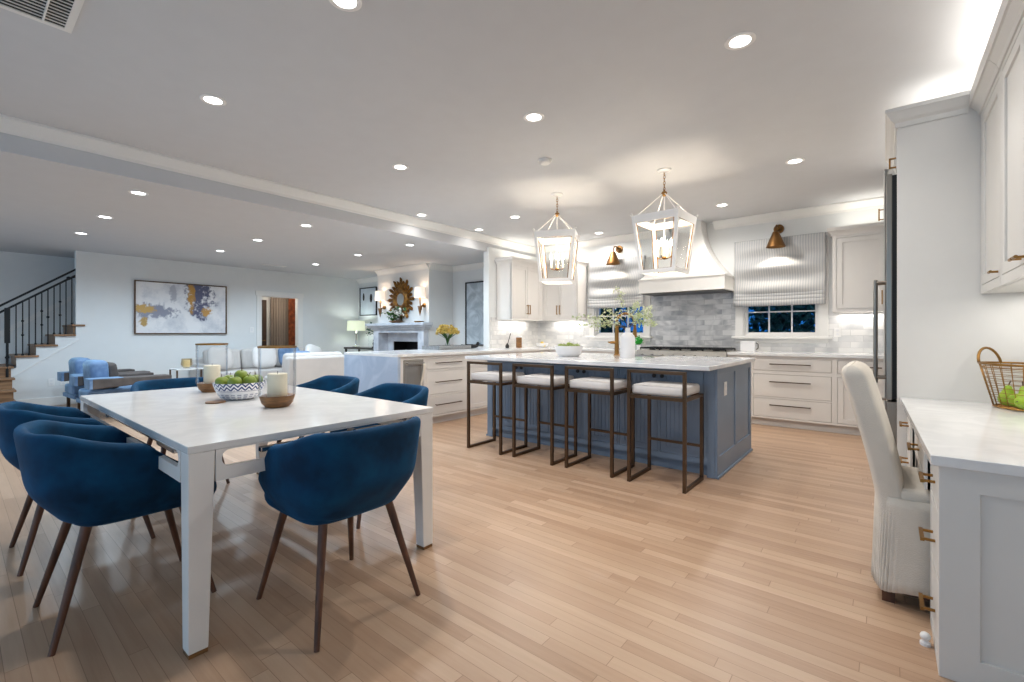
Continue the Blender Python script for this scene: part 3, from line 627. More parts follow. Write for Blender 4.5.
tag(obj('desk_countertop', MB().prism([(0.118, 2.10), (0.848, 2.10), (0.848, 3.899), (0.073, 3.899)], 0.715, 0.75, 'z'), 'quartz', bevel=0.003), 'white quartz desk top beneath the wire pear basket', 'countertop')
# small white door stop
ds = thing('door_stop', 'small white rubber door stop on the floor at the desk corner', 'door stop', (0.115, 2.30, 0.0))
obj('foot', MB().lathe([(0.016, 0), (0.016, 0.010), (0.009, 0.014), (0.008, 0.022)], n=16), 'ceramic', ds, smooth='auto')
obj('cap', MB().ball((0, 0, 0.032), 0.016), 'white', ds, smooth=True)
# desk chair (faces +X)
pcx = thing('slipcovered_chair', 'cream slipcovered parsons chair with skirt tucked under the desk', 'chair', (-0.03, 2.80, 0), -R90)
# local: x -> -Y... front is +Y local -> +X world
def chair_back(u, v):
    a = 2 * PI * u; hw, ht = 0.25, 0.055
    cx = math.copysign(abs(math.cos(a)) ** 0.35, math.cos(a)) * hw; cy = math.copysign(abs(math.sin(a)) ** 0.35, math.sin(a)) * ht
    v = 1 - (1 - v) ** 2
    k = min(1, max(0, (v - 0.91) / 0.09)); s_ = math.sqrt(max(0, 1 - k * k)); z = 0.40 + v * 0.62
    lean = -0.14 * (max(0, z - 0.42) / 0.6) ** 1.25
    return (cx * (1 - 0.16 * (1 - s_)), cy * max(s_, 0.02) + 0.05 + lean, z)
obj('backrest', MB().grid(chair_back, 48, 40, True), 'linen', pcx, smooth=True)
obj('seat', MB().box(-0.245, 0.245, 0.02, 0.50, 0.36, 0.50), 'linen', pcx, bevel=0.03, seg=4, smooth=True)
def skirt(u, v):
    a = 2 * PI * u
    cx = math.copysign(abs(math.cos(a)) ** 0.25, math.cos(a)) * 0.255; cy = math.copysign(abs(math.sin(a)) ** 0.25, math.sin(a)) * 0.255
    fold = 0.010 * v * (0.6 + 0.4 * math.sin(a * 9)) * math.sin(a * 60 + 6 * v); s_ = 1 + 0.04 * v + fold * 2.2
    return (cx * s_, 0.25 + cy * s_, 0.46 - v * (0.385 - 0.02 * math.sin(a * 3)))
obj('skirt', MB().grid(skirt, 260, 10, True), 'linen', pcx, smooth=True, solid=0.006)
for x in (-0.21, 0.21):
    for y in (0.04, 0.46): obj('leg', MB().add([(x - 0.022, y - 0.022, 0), (x + 0.022, y - 0.022, 0), (x + 0.022, y + 0.022, 0), (x - 0.022, y + 0.022, 0), (x - 0.028, y - 0.028, 0.37), (x + 0.028, y - 0.028, 0.37), (x + 0.028, y + 0.028, 0.37), (x - 0.028, y + 0.028, 0.37)], [(0, 1, 2, 3), (4, 5, 6, 7), (0, 1, 5, 4), (1, 2, 6, 5), (2, 3, 7, 6), (3, 0, 4, 7)]), 'walnut', pcx)
obj('base_rail', MB().plates((-0.23, 0.23, 0.02, 0.48), [(-0.19, 0.19, 0.06, 0.44)], 0.05, 0.13, 'z'), 'walnut', pcx)

# wire basket with pears
bk = thing('wire_basket', 'brass wire basket with loop handle on the white desk top', 'basket', (0.60, 3.66, 0.75), -0.8)
def ell(z, t, n=48): 
    a, b = 0.155 + 0.062 * t, 0.10 + 0.05 * t
    return [(a * math.cos(2 * PI * i / n), b * math.sin(2 * PI * i / n), z) for i in range(n)]
obj('rim', MB().tube(ell(0.245, 1), 0.006, 6, True).tube(ell(0.225, 0.92), 0.003, 5, True), 'brass', bk, smooth=True)
mb = MB()
for i in range(9): mb.tube(ell(0.012 + i * 0.0255, 0.02 + i * 0.104), 0.0016, 5, True)
obj('side_wires', mb, 'brass', bk, smooth=True); mb = MB()
for i in range(26):
    k = 2 * PI * i / 26
    mb.tube([((0.155 + 0.062 * t) * math.cos(k), (0.10 + 0.05 * t) * math.sin(k), 0.008 + 0.237 * t) for t in (0, 0.5, 1)], 0.0020, 5)
obj('ribs', mb, 'brass', bk, smooth=True)
mb = MB().tube(ell(0.008, 0), 0.005, 6, True)
for i in range(-6, 7): y = i * 0.015; x = 0.155 * math.sqrt(max(0, 1 - (y / 0.10) ** 2)); mb.tube([(-x, y, 0.008), (x, y, 0.008)], 0.0015, 5)
obj('bottom_grid', mb, 'brass', bk)
for s in (-1, 1): obj('handle', MB().tube([(s * (0.19 + 0.02 * math.sin(PI * k / 12)), -0.07 * math.cos(PI * k / 12), 0.245 + 0.085 * math.sin(PI * k / 12)) for k in range(13)], 0.007, 8), 'brass', bk, smooth=True)
pear_prof = [(0.001, 0), (0.022, 0.002), (0.036, 0.018), (0.040, 0.038), (0.034, 0.062), (0.022, 0.082), (0.018, 0.10), (0.012, 0.112), (0.001, 0.116)]
def pear(label, loc, rx, rz):
    t = thing('pear', label, 'pear', loc, 0, 'green pears in the wire basket'); t.rotation_euler = (rx, 0, rz)
    obj('flesh', MB().lathe(pear_prof, n=20), 'pear', t, smooth=True, sub=1); obj('stem', MB().tube([(0, 0, 0.11), (0.003, 0, 0.125), (0.008, 0, 0.14)], 0.003, 6), 'stem', t)
for lb, p, rx, rz in (('green pear standing at the left end of the wire basket', (-0.10, -0.01, 0.012), 0.15, 0.3), ('green pear standing second from left in the wire basket', (-0.02, 0.02, 0.012), -0.2, 1.0), ('green pear lying at front left of the wire basket', (-0.05, -0.055, 0.045), 1.4, 0.8),
                      ('green pear lying at front middle of the wire basket', (0.03, -0.05, 0.045), 1.45, -0.5), ('green pear standing right of centre in the wire basket', (0.07, 0.02, 0.012), 0.1, 2.0), ('green pear at the right end of the wire basket', (0.13, -0.005, 0.012), 0.25, -1.0)):
    pear(lb, (0.60 + 0.697 * p[0] + 0.717 * p[1], 3.66 - 0.717 * p[0] + 0.697 * p[1], 0.75 + p[2]), rx, rz)

# ------------------------------------------------------------------ island
IX0, IX1, IY0, IY1 = -3.50, -1.06, 3.87, 5.06
isl = thing('kitchen_island', 'blue painted kitchen island with beadboard doors behind four stools', 'kitchen island', (IX0, IY0, 0))
Wd = IX1 - IX0; Dp = IY1 - IY0
fr_ = []
for i in range(6):
    x0 = 0.075 + i * ((Wd - 0.15) / 6); x1 = x0 + (Wd - 0.15) / 6
    kx = x1 - 0.035 if i % 2 == 0 else x0 + 0.035
    fr_.append((x0 + 0.012, x1 - 0.012, kx))
obj('body', MB().plates((0.06, Wd - 0.06, 0.10, ZB), [(a - 0.004, b + 0.004, 0.146, 0.854) for a, b, _ in fr_], 0, 0.02).box(0.0, Wd - 0.0, 0.024, Dp, 0.10, ZB).box(0.05, Wd - 0.05, 0.06, Dp, 0, 0.10), 'blue', isl)
for a, b, kx in fr_:
    mb = shaker(a, b, 0.15, 0.85, fr=0.05, rec=0.009); q = a + 0.05
    while q < b - 0.055: mb.box(q + 0.003, q + 0.034, 0.005, 0.015, 0.20, 0.80); q += 0.037
    dd = obj('door', mb, 'blue', isl)
    obj('knob', MB().cyl((kx, 0, 0.80), (kx, -0.02, 0.80), 0.006, n=8).cyl((kx, -0.02, 0.80), (kx, -0.03, 0.80), 0.017, n=12), 'black', dd)
for x in (0.0, Wd - 0.06): obj('corner_post', MB().box(x, x + 0.06, -0.006, 0.03, 0, ZB), 'blue', isl, bevel=0.002)
for s in (0, 1):   # end panels with two recessed fields
    xa = Wd if s else -0.02
    mb = MB().plates((0, Dp, 0, ZB), [(0.07, Dp / 2 - 0.03, 0.17, 0.83), (Dp / 2 + 0.03, Dp - 0.07, 0.17, 0.83)], xa, xa + 0.02, 'x').box(xa if s else xa + 0.01, xa + 0.01 if s else xa + 0.02, 0.06, Dp - 0.06, 0.16, 0.84)
    obj('end_panel', mb, 'blue', isl, bevel=0.002)
    obj('base_moulding', MB().box(xa + (0.02 if s else -0.012), xa + (0.034 if s else 0), -0.01, Dp, 0, 0.02), 'blue', isl, bevel=0.003)
tag(obj('island_countertop', MB().box(-3.56, -1.01, 3.55, 5.10, ZB, 0.92), 'marble', bevel=0.004), 'pale marble island worktop holding brass faucet and vase', 'countertop')
def outlet(name, label, cat, loc, rz, w_=0.075, h=0.115, sw=False, n=1):
    t = thing(name, label, cat, loc, rz); W_ = w_ * n
    obj('plate', MB().box(-W_ / 2, W_ / 2, -0.006, 0, -h / 2, h / 2), 'white', t, bevel=0.002)
    for i in range(n):
        xc = (i - (n - 1) / 2) * 0.05
        if sw: obj('toggle', MB().box(xc - 0.016, xc + 0.016, -0.011, -0.005, -0.033, 0.033), 'ceramic', t)
        else:
            for z in (-0.024, 0.024): obj('socket', MB().cyl((xc, -0.009, z), (xc, -0.005, z), 0.016), 'ceramic', t)
outlet('outlet', 'white outlet on the blue island end panel', 'outlet', (IX1 + 0.021 - 0.01, 4.13, 0.70), R90)
outlet('outlet', 'white outlet left of the pair on the wall below the stairs', 'outlet', (XP + 0.001, 1.03, 0.38), R90, n=1)
outlet('outlet', 'white outlet right of the pair on the wall below the stairs', 'outlet', (XP + 0.001, 1.17, 0.38), R90, n=1)
outlet('light_switch', 'white light switch on the wall left of the doorway', 'light switch', (XP + 0.001, 4.05, 1.25), R90, sw=True)
outlet('outlet', 'white outlet on the pale tiles right of the right window', 'outlet', (-0.47, YB - 0.0125, 1.18), 0)
outlet('outlet', 'white outlet on the pale tiles left of the left window', 'outlet', (-4.19, YB - 0.0125, 1.18), 0)

# bar stools
bs = thing('bar_stool', 'bronze bar stool with white seat nearest the right end of the island', 'bar stool', (-1.35, 3.60, 0), 0, 'bar stools along the island')
tb = 0.024; hw, y0, y1 = 0.216, -0.22, 0.178
obj('seat', MB().box(-0.205, 0.205, -0.205, 0.185, 0.69, 0.765), 'cushion', bs, bevel=0.022, seg=4, smooth=True)
obj('seat_frame', MB().bar((-hw, y0, 0.675), (hw, y0, 0.675), tb).bar((-hw, y1, 0.675), (hw, y1, 0.675), tb).bar((-hw, y0, 0.675), (-hw, y1, 0.675), tb).bar((hw, y0, 0.675), (hw, y1, 0.675), tb), 'bronze', bs)
for s in (-1, 1):
    obj('leg', MB().bar((s * hw, y0, 0), (s * hw, y0, 0.875), tb), 'bronze', bs); obj('leg', MB().bar((s * hw, y1, 0), (s * hw, y1, 0.685), tb), 'bronze', bs)
    obj('floor_runner', MB().bar((s * hw, y0, tb / 2), (s * hw, y1, tb / 2), tb), 'bronze', bs)
obj('back_rail', MB().bar((-hw - tb / 2, y0, 0.87), (hw + tb / 2, y0, 0.87), tb), 'bronze', bs)
obj('footrest', MB().bar((-hw, y1, 0.27), (hw, y1, 0.27), 0.02), 'bronze', bs)
dup(bs, 'bronze bar stool with white seat, third from the left along the island', (-1.93, 3.60, 0))
dup(bs, 'bronze bar stool with white seat, second from the left along the island', (-2.50, 3.58, 0))
dup(bs, 'bronze bar stool with white seat at the left end of the island', (-3.08, 3.56, 0))

# island items
def apple(label, loc, r=0.036, grp=None, m='apple', tilt=0.2):
    t = thing('apple', label, 'apple', loc, random.uniform(0, 6), grp); t.rotation_euler = (random.uniform(-tilt, tilt), random.uniform(-tilt, tilt), random.uniform(0, 6))
    pr = [(0.001, 0.08), (0.35, 0.0), (0.72, 0.16), (0.98, 0.7), (1.0, 1.1), (0.8, 1.6), (0.45, 1.82), (0.18, 1.74), (0.001, 1.6)]
    obj('flesh', MB().lathe([(a * r, b * r) for a, b in pr], n=20), m, t, smooth=True, sub=1)
    obj('stem', MB().tube([(0, 0, 1.55 * r), (0.05 * r, 0, 1.9 * r), (0.15 * r, 0, 2.15 * r)], 0.0022, 6), 'stem', t)
def bowl(name, label, loc, R, Hh, m, foot=0.5, n=40, th=0.008, wallpow=0.5):
    pr = [(0.001, 0.004), (R * foot, 0.0)] + [(R * (foot + (1 - foot) * (k / 8) ** wallpow), Hh * k / 8) for k in range(1, 9)]
    inn = [(max(0.001, r - th), z + (th if i < 2 else 0)) for i, (r, z) in enumerate(pr)][::-1]
    return tag(obj(name, MB().lathe([(r, z) for r, z in pr] + inn, n=n), m, smooth='auto'), label, 'bowl'), loc
b_, l_ = bowl('fruit_bowl', 'white ceramic bowl of green apples on the island', None, 0.155, 0.112, 'ceramic', 0.66)
b_.location = (-2.67, 4.25, 0.9205)
for i, (dx, dy, dz, lb) in enumerate(((-0.08, -0.045, 0.068, 'at front left of'), (0.0, -0.088, 0.066, 'at the front of'), (0.08, -0.04, 0.070, 'at front right of'), (0.075, 0.05, 0.070, 'at back right of'), (-0.005, 0.088, 0.070, 'at the back of'), (-0.085, 0.04, 0.066, 'at back left of'), (0.0, 0.0, 0.085, 'on top in the middle of'))):
    apple('green apple %s the white island bowl' % lb, (-2.67 + dx, 4.25 + dy, 0.92 + dz), 0.036, 'green apples in the island bowl')
fc = thing('faucet', 'tall aged brass gooseneck faucet on the island', 'faucet', (-2.335, 4.72, 0.92))
obj('base', MB().lathe([(0.036, 0), (0.036, 0.008), (0.030, 0.014), (0.0, 0.014)], n=20).cyl((0, 0, 0.01), (0, 0, 0.37), 0.026, 0.020, 16), 'brass', fc, smooth='auto')
pts = [(0, 0, 0.34)] + [(0.10 - 0.10 * math.cos(a), 0, 0.37 + 0.10 * math.sin(a)) for a in [PI * k / 14 for k in range(15)]] + [(0.2, 0, 0.28)]
obj('spout', MB().tube(pts, 0.015, 12), 'brass', fc, smooth=True)
obj('spray_head', MB().cyl((0.2, 0, 0.29), (0.2, 0, 0.20), 0.020, 0.024, 14), 'brass', fc, smooth='auto')
obj('handle', MB().cyl((0, 0, 0.145), (-0.07, -0.01, 0.145), 0.017, 0.014, 10).cyl((-0.07, -0.01, 0.145), (-0.10, -0.02, 0.15), 0.010, 0.008, 8), 'brass', fc, smooth='auto')
fc.rotation_euler = (0, 0, 0.62)
sk = thing('sink', 'undermount island sink basin behind the brass faucet', 'sink', (-2.05, 4.85, 0.915))
obj('rim', MB().plates((-0.19, 0.19, -0.17, 0.17), [(-0.165, 0.165, -0.145, 0.145)], 0.004, 0.0075, 'z'), 'steel', sk)
obj('basin', MB().box(-0.165, 0.165, -0.145, 0.145, 0.0045, 0.006), 'steeldark', sk)
vs_ = thing('bottle_vase', 'tall white ceramic bottle vase with blossoming branches on island', 'vase', (-2.035, 4.36, 0.9205))
obj('body', MB().lathe([(0.068, 0), (0.072, 0.01), (0.073, 0.195), (0.066, 0.222), (0.045, 0.243), (0.028, 0.255), (0.025, 0.30), (0.029, 0.305), (0.021, 0.305), (0.018, 0.2)], n=32), 'ceramic', vs_, smooth='auto')
br = thing('blossom_branches', 'sprawling pale blossom branches rising from the white bottle vase', 'branches', (-2.035, 4.36, 1.20))
rnd = random.Random(5); tw = MB(); lv = MB()
def leafpos(p, s, rnd, mb):
    a = Vector((rnd.uniform(-1, 1), rnd.uniform(-1, 1), rnd.uniform(-0.6, 1))).normalized(); b = a.orthogonal().normalized(); c = a.cross(b) * 0.15 * s
    p = Vector(p); mb.add([p, p + a * s * 0.5 + b * s * 0.32 + c, p + a * s, p + a * s * 0.5 - b * s * 0.32 + c], [(0, 1, 2, 3)])
R_ = Vector((0.775, 0.632, 0)); F_ = Vector((-0.632, 0.775, 0))
for ex, ez, ef in ((-0.55, 0.13, 0.1), (-0.48, 0.04, 0), (-0.36, 0.10, -0.1), (-0.10, 0.42, 0.05), (-0.20, 0.20, 0.1), (0.20, 0.14, -0.08), (0.26, 0.22, 0.1), (0.10, 0.26, 0), (0.30, 0.06, 0.05), (-0.3, 0.02, 0.12)):
    end = R_ * ex + F_ * ef + Vector((0, 0, ez)); mid = end * 0.45 + Vector((0, 0, 0.10)); p0 = Vector((0, 0, 0.0))
    P = [p0 * (1 - s) ** 2 + mid * 2 * s * (1 - s) + end * s * s for s in [k / 14 for k in range(15)]]
    P[0] = Vector((0, 0, -0.10)); tw.tube(P, [0.0035 - 0.00016 * k for k in range(15)], 6)
    for k in range(5, 15):
        for _ in range(7 if ex < 0.05 else 11):
            leafpos(P[k] + Vector((rnd.gauss(0, 0.02), rnd.gauss(0, 0.02), rnd.gauss(0, 0.018))), rnd.uniform(0.018, 0.034), rnd, lv)
obj('twigs', tw, 'stem', br, smooth=True); obj('blossoms', lv, 'paleleaf', br)
gp = thing('potted_herb', 'small bright green herb in white pot on windowsill by range', 'plant', (-2.94, 6.80, 0.92))
obj('pot', MB().lathe([(0.032, 0), (0.04, 0.07), (0.035, 0.07), (0.028, 0.01)], n=20), 'ceramic', gp, smooth='auto'); gp.location = (-3.05, 6.95, 0.92)
mb = MB(); rnd = random.Random(3)
for _ in range(120): leafpos((rnd.gauss(0, 0.025), rnd.gauss(0, 0.025), 0.085 + abs(rnd.gauss(0, 0.045))), 0.04, rnd, mb)
obj('leaves', mb, mat('bright_herb', (40, 170, 50), 0.5, nscale=20), gp)
lf_ = tag(obj('cut_leaf', MB().grid(lambda u, v: (-1.93 + u * 0.11, 4.52 + (v - 0.5) * 0.05 * math.sin(PI * u) * 1.0, 0.9225 + 0.006 * math.sin(PI * u)), 10, 5), 'leaf', smooth=True, solid=0.002), 'loose dark green leaf lying on island behind the bottle vase', 'leaf')

# items on the other counters
ck = thing('utensil_crock', 'square white ceramic crock on counter right of the range', 'crock', (-1.44, 6.85, 0.9205))
obj('body', MB().plates((-0.09, 0.09, -0.07, 0.07), [(-0.08, 0.08, -0.06, 0.06)], 0.012, 0.14, 'z').box(-0.09, 0.09, -0.07, 0.07, 0, 0.014), 'ceramic', ck, bevel=0.006)
obj('handle', MB().tube([(0.09, 0, 0.03), (0.115, 0, 0.05), (0.115, 0, 0.10), (0.09, 0, 0.12)], 0.006, 8), 'steeldark', ck, smooth=True)
pn = thing('reed_bottle', 'small dark bottle with slanted stick by the left backsplash', 'bottle', (-4.98, 5.98, 0.9205))
obj('bottle', MB().lathe([(0.03, 0), (0.034, 0.02), (0.032, 0.05), (0.014, 0.07), (0.014, 0.08)], n=16), 'black', pn, smooth='auto'); obj('stick', MB().cyl((0, 0, 0.05), (0.04, 0.04, 0.25), 0.006), 'black', pn)
jr = thing('wooden_jar', 'brown wooden jar with pale lid by the left backsplash', 'jar', (-4.98, 6.30, 0.9205))
obj('body', MB().lathe([(0.05, 0), (0.052, 0.01), (0.052, 0.17), (0.046, 0.18)], n=24), 'mango', jr, smooth='auto'); obj('lid', MB().lathe([(0.05, 0.18), (0.052, 0.19), (0.05, 0.21), (0.0, 0.212)], n=24), 'ceramic', jr, smooth='auto')
b_, _ = bowl('fruit_bowl', 'small white bowl of lemons on the counter near the corner', None, 0.115, 0.075, 'ceramic', 0.5); b_.location = (-4.82, 6.78, 0.9205)
for i, (dx, dy, dz, lb) in enumerate(((-0.05, -0.03, 0.035, 'left'), (0.05, -0.03, 0.035, 'right'), (0.0, 0.05, 0.035, 'back'), (0.0, -0.01, 0.075, 'topmost'))):
    t = thing('lemon', '%s yellow lemon in the small white bowl near the corner' % lb, 'lemon', (-4.82 + dx, 6.78 + dy, 0.92 + dz), i, 'lemons in the small bowl')
    obj('flesh', MB().lathe([(0.001, -0.045), (0.01, -0.038), (0.026, -0.022), (0.033, 0), (0.026, 0.022), (0.01, 0.038), (0.001, 0.045)], n=16), 'lemon', t, smooth=True); t.rotation_euler = (1.4, 0.2, i * 1.3)
    obj('tip', MB().lathe([(0.007, 0.038), (0.004, 0.05), (0.0, 0.051)], n=8), 'lemon', t, smooth=True)
ty = thing('serving_tray', 'grey woven rectangular tray on peninsula under the yellow flowers', 'tray', (-5.36, 4.95, 0.9205), R90)
obj('base', MB().box(-0.34, 0.34, -0.20, 0.20, 0, 0.012), 'greybox', ty); obj('rim', MB().plates((-0.34, 0.34, -0.20, 0.20), [(-0.325, 0.325, -0.185, 0.185)], 0.012, 0.06, 'z'), 'greybox', ty, bevel=0.003)
fv = thing('glass_vase', 'clear glass vase of yellow flowers standing on the woven tray', 'vase', (-5.40, 5.0, 0.933))
obj('body', MB().lathe([(0.03, 0), (0.045, 0.02), (0.04, 0.06), (0.022, 0.10), (0.03, 0.135), (0.027, 0.135), (0.019, 0.10), (0.036, 0.06), (0.0, 0.012)], n=24), 'glass', fv, smooth=True)
fl = thing('flower_bouquet', 'round bouquet of yellow flowers in the glass vase on peninsula', 'flowers', (-5.40, 5.0, 0.95))
mb = MB(); ss = MB(); rnd = random.Random(11)
for i in range(85):
    th = rnd.uniform(0, 2 * PI); rr = math.sqrt(rnd.random()) * 0.175; z = 0.185 + 0.17 * math.sqrt(max(0, 1 - (rr / 0.21) ** 2)) * rnd.uniform(0.25, 1)
    c = Vector((rr * math.cos(th), rr * math.sin(th), z)); ss.tube([(0, 0, 0.03), (c.x * 0.2, c.y * 0.2, 0.14), tuple(c)], 0.002, 4)
    for _ in range(16): leafpos(c, rnd.uniform(0.025, 0.042), rnd, mb)
obj('petals', mb, 'petal', fl); obj('stems', ss, 'leaf', fl)
sc_ = thing('bird_figurine', 'small black bird figurine on the peninsula beside the wall end', 'figurine', (-5.35, 5.50, 0.9205))
obj('body', MB().lathe([(0.001, 0.0), (0.05, 0.01), (0.07, 0.035), (0.05, 0.06), (0.001, 0.072)], n=16, sx=1.6), 'black', sc_, smooth=True)
obj('head', MB().ball((0.10, 0, 0.085), 0.026).cyl((0.12, 0, 0.085), (0.155, 0, 0.08), 0.009, 0.001, 8).cyl((0.07, 0, 0.04), (0.10, 0, 0.085), 0.026, 0.018), 'black', sc_, smooth=True); obj('tail', MB().cyl((-0.08, 0, 0.035), (-0.18, 0, 0.06), 0.022, 0.008), 'black', sc_); sc_.rotation_euler = (0, 0, 0.7)

# lantern pendants
def lantern(label, x, y, rz):
    t = thing('lantern_pendant', label, 'pendant light', (x, y, ZK), rz, 'lantern pendants over the island')
    zt, zb, a, b = -0.47, -1.04, 0.235, 0.175
    obj('canopy', MB().lathe([(0.065, 0), (0.065, -0.012), (0.05, -0.024), (0.012, -0.03), (0.0, -0.03)], n=28), 'white', t, smooth='auto')
    mb = MB()
    for k in range(6):
        zc = -0.045 - k * 0.03
        mb.tube([((0.010 * math.cos(q) if k % 2 else 0), (0 if k % 2 else 0.010 * math.cos(q)), zc + 0.02 * math.sin(q)) for q in [2 * PI * i / 10 for i in range(10)]], 0.003, 5, True)
    obj('chain', mb, 'brass', t, smooth=True)
    obj('hub', MB().lathe([(0.0, -0.215), (0.02, -0.22), (0.03, -0.235), (0.02, -0.25), (0.012, -0.27), (0.0, -0.27)], n=16).cyl((0, 0, -0.2), (0, 0, -0.22), 0.008), 'brass', t, smooth=True)
    mb = MB(); cs = [(-1, -1), (1, -1), (1, 1), (-1, 1)]
    for sx, sy in cs: mb.cyl((sx * 0.015, sy * 0.015, -0.245), (sx * a * 0.85, sy * a * 0.85, zt), 0.0045, n=6)
    obj('suspension_rods', mb, 'white', t)
    mb = MB(); rad = lambda z: a + (b - a) * (zt - z) / (zt - zb)
    zband = zt - 0.075
    for i in range(4):
        (x0, y0), (x1, y1) = cs[i], cs[(i + 1) % 4]; nx, ny = (x0 + x1) / 2, (y0 + y1) / 2
        for z0, z1, th in ((zt, zband, 0.012), (zb + 0.035, zb, 0.012)):
            r0, r1 = rad(z0), rad(z1)
            vs = [(x0 * r0, y0 * r0, z0), (x1 * r0, y1 * r0, z0), (x1 * r1, y1 * r1, z1), (x0 * r1, y0 * r1, z1)]
            vi = [(p[0] - nx * th * (1 if abs(p[0] * nx) > 1e-9 else 0) if nx else p[0], p[1] - ny * th if ny else p[1], p[2]) for p in vs]
            mb.add(vs + vi, [(0, 1, 2, 3), (4, 5, 6, 7), (0, 1, 5, 4), (1, 2, 6, 5), (2, 3, 7, 6), (3, 0, 4, 7)])
        r0, r1 = rad(zt), rad(zb)
        mb.bar((x0 * (r0 - 0.014), y0 * (r0 - 0.014), zt), (x0 * (r1 - 0.014), y0 * (r1 - 0.014), zb), 0.03, 0.03, up=(1, 0, 0))
    fr = obj('frame', mb, 'white', t)
    mb = MB()
    for i in range(4):
        (x0, y0), (x1, y1) = cs[i], cs[(i + 1) % 4]; k0, k1 = rad(zband) - 0.008, rad(zb + 0.035) - 0.008
        q0, q1 = 0.88, 0.85
        def pt(u, z, k): return Vector((x0 * k, y0 * k, z)).lerp(Vector((x1 * k, y1 * k, z)), u)
        c4 = [pt(0.07, zband, k0), pt(0.93, zband, k0), pt(0.91, zb + 0.036, k1), pt(0.09, zb + 0.036, k1)]
        mb.tube([c4[0], c4[1], c4[2], c4[3]], 0.005, 6, True)
        obj('glass_pane', MB().add(c4, [(0, 1, 2, 3)]), 'glass', t)
    obj('gilt_beading', mb, 'gold', t)
    for sx, sy in cs: obj('finial', MB().ball((sx * a, sy * a, zt + 0.012), 0.015, 8, 6), 'white', t, smooth=True)
    obj('stem', MB().cyl((0, 0, -0.27), (0, 0, -0.88), 0.006), 'white', t)
    cl = MB().lathe([(0.0, -0.90), (0.025, -0.89), (0.02, -0.87), (0.0, -0.86)], n=14)
    for sx, sy in ((1, 0), (-1, 0), (0, 1), (0, -1)): cl.tube([(0, 0, -0.87), (sx * 0.03, sy * 0.03, -0.89), (sx * 0.065, sy * 0.065, -0.88), (sx * 0.07, sy * 0.07, -0.86)], 0.005, 6)
    cl = obj('candle_cluster', cl, 'gold', t, smooth=True)
    for sx, sy in ((1, 0), (-1, 0), (0, 1), (0, -1)):
        obj('candle_sleeve', MB().cyl((sx * 0.07, sy * 0.07, -0.865), (sx * 0.07, sy * 0.07, -0.77), 0.011), 'wax', cl)
        obj('bulb', MB().lathe([(0.006, -0.77), (0.014, -0.755), (0.015, -0.74), (0.008, -0.715), (0.001, -0.695)], (sx * 0.07, sy * 0.07, 0), 10), 'flame', cl, smooth=True)
    light('lantern_glow', 'POINT', (0, 0, -0.73), 8, (1, 0.86, 0.68), size=0.09, parent=t)
lantern('white and brass lantern pendant hanging over the right half of island', -1.71, 4.50, -0.05)
lantern('white and brass lantern pendant hanging over the left half of island', -2.98, 4.49, 0.45)

# roman blinds
def blind(label, x0, x1, z0, z1, seed, sag):
    t = thing('roman_blind', label, 'blind', ((x0 + x1) / 2, YB - 0.035, 0)); hw = (x1 - x0) / 2; rnd = random.Random(seed)
    obj('headrail', MB().box(-hw, hw, -0.055, -0.005, z1 - 0.05, z1), 'blind', t, bevel=0.003)
    def f(u, v):
        x = -hw + 2 * hw * u; z = z1 - 0.01 - v * (z1 - z0 - 0.16)
        c = 1 - (2 * u - 1) ** 2
        wv = math.sin((v + 0.05 * c * c) * PI * 5 - 0.8 * c) * 0.032 * min(1, v * 3 + .2) * (0.3 + c * sag)
        return (x, -0.058 - wv - 0.012 * v, z)
    obj('fabric', MB().grid(f, 40, 60), 'blind', t, smooth=True, solid=0.004)
    for i in range(3):
        zz = z0 + i * 0.05
        obj('fold', MB().grid(lambda u, v: (-hw + 2 * hw * u, -0.085 + i * 0.008 - 0.018 * math.sin(PI * v), zz + 0.085 * v - 0.012 * sag * (1 - (2 * u - 1) ** 2) * 0.5), 20, 8), 'blind', t, smooth=True, solid=0.005)
blind('grey ticking roman blind half lowered over the right window', -1.66, -0.585, 1.545, 2.455, 1, 1.0)
blind('grey ticking roman blind half lowered over the left window', -4.0, -2.98, 1.60, 2.42, 2, 0.8)
def sconce(label, x, z):
    t = thing('wall_sconce', label, 'wall lamp', (x, YB, z), 0)
    obj('backplate', MB().cyl((0, 0, 0), (0, -0.025, 0), 0.062, n=24), 'sconce', t, bevel=0.004, smooth='auto')
    obj('arm', MB().tube([(0, -0.02, 0), (0, -0.10, 0.03), (0, -0.19, 0.02), (0, -0.23, -0.04), (0, -0.235, -0.09)], 0.010, 10).ball((0, -0.02, 0), 0.03).cyl((0.0, -0.03, 0.0), (0, -0.09, 0.0), 0.035, 0.03, 16), 'sconce', t, smooth=True)
    obj('shade', MB().lathe([(0.022, -0.07), (0.035, -0.075), (0.115, -0.275), (0.112, -0.275), (0.032, -0.08), (0.0, -0.078)], (0, -0.235, 0), 32), 'sconce', t, smooth='auto')
    obj('bulb', MB().ball((0, -0.235, -0.22), 0.028), 'lens', t, smooth=True)
    light('sconce_light', 'SPOT', (0, -0.235, -0.255), 6, (1, 0.9, 0.74), size=0.03, spot=120, parent=t, blend=0.5)
sconce('aged brass cone wall sconce above the right window blind', -1.12, 2.58)
sconce('aged brass cone wall sconce above the left window blind', -3.46, 2.58)

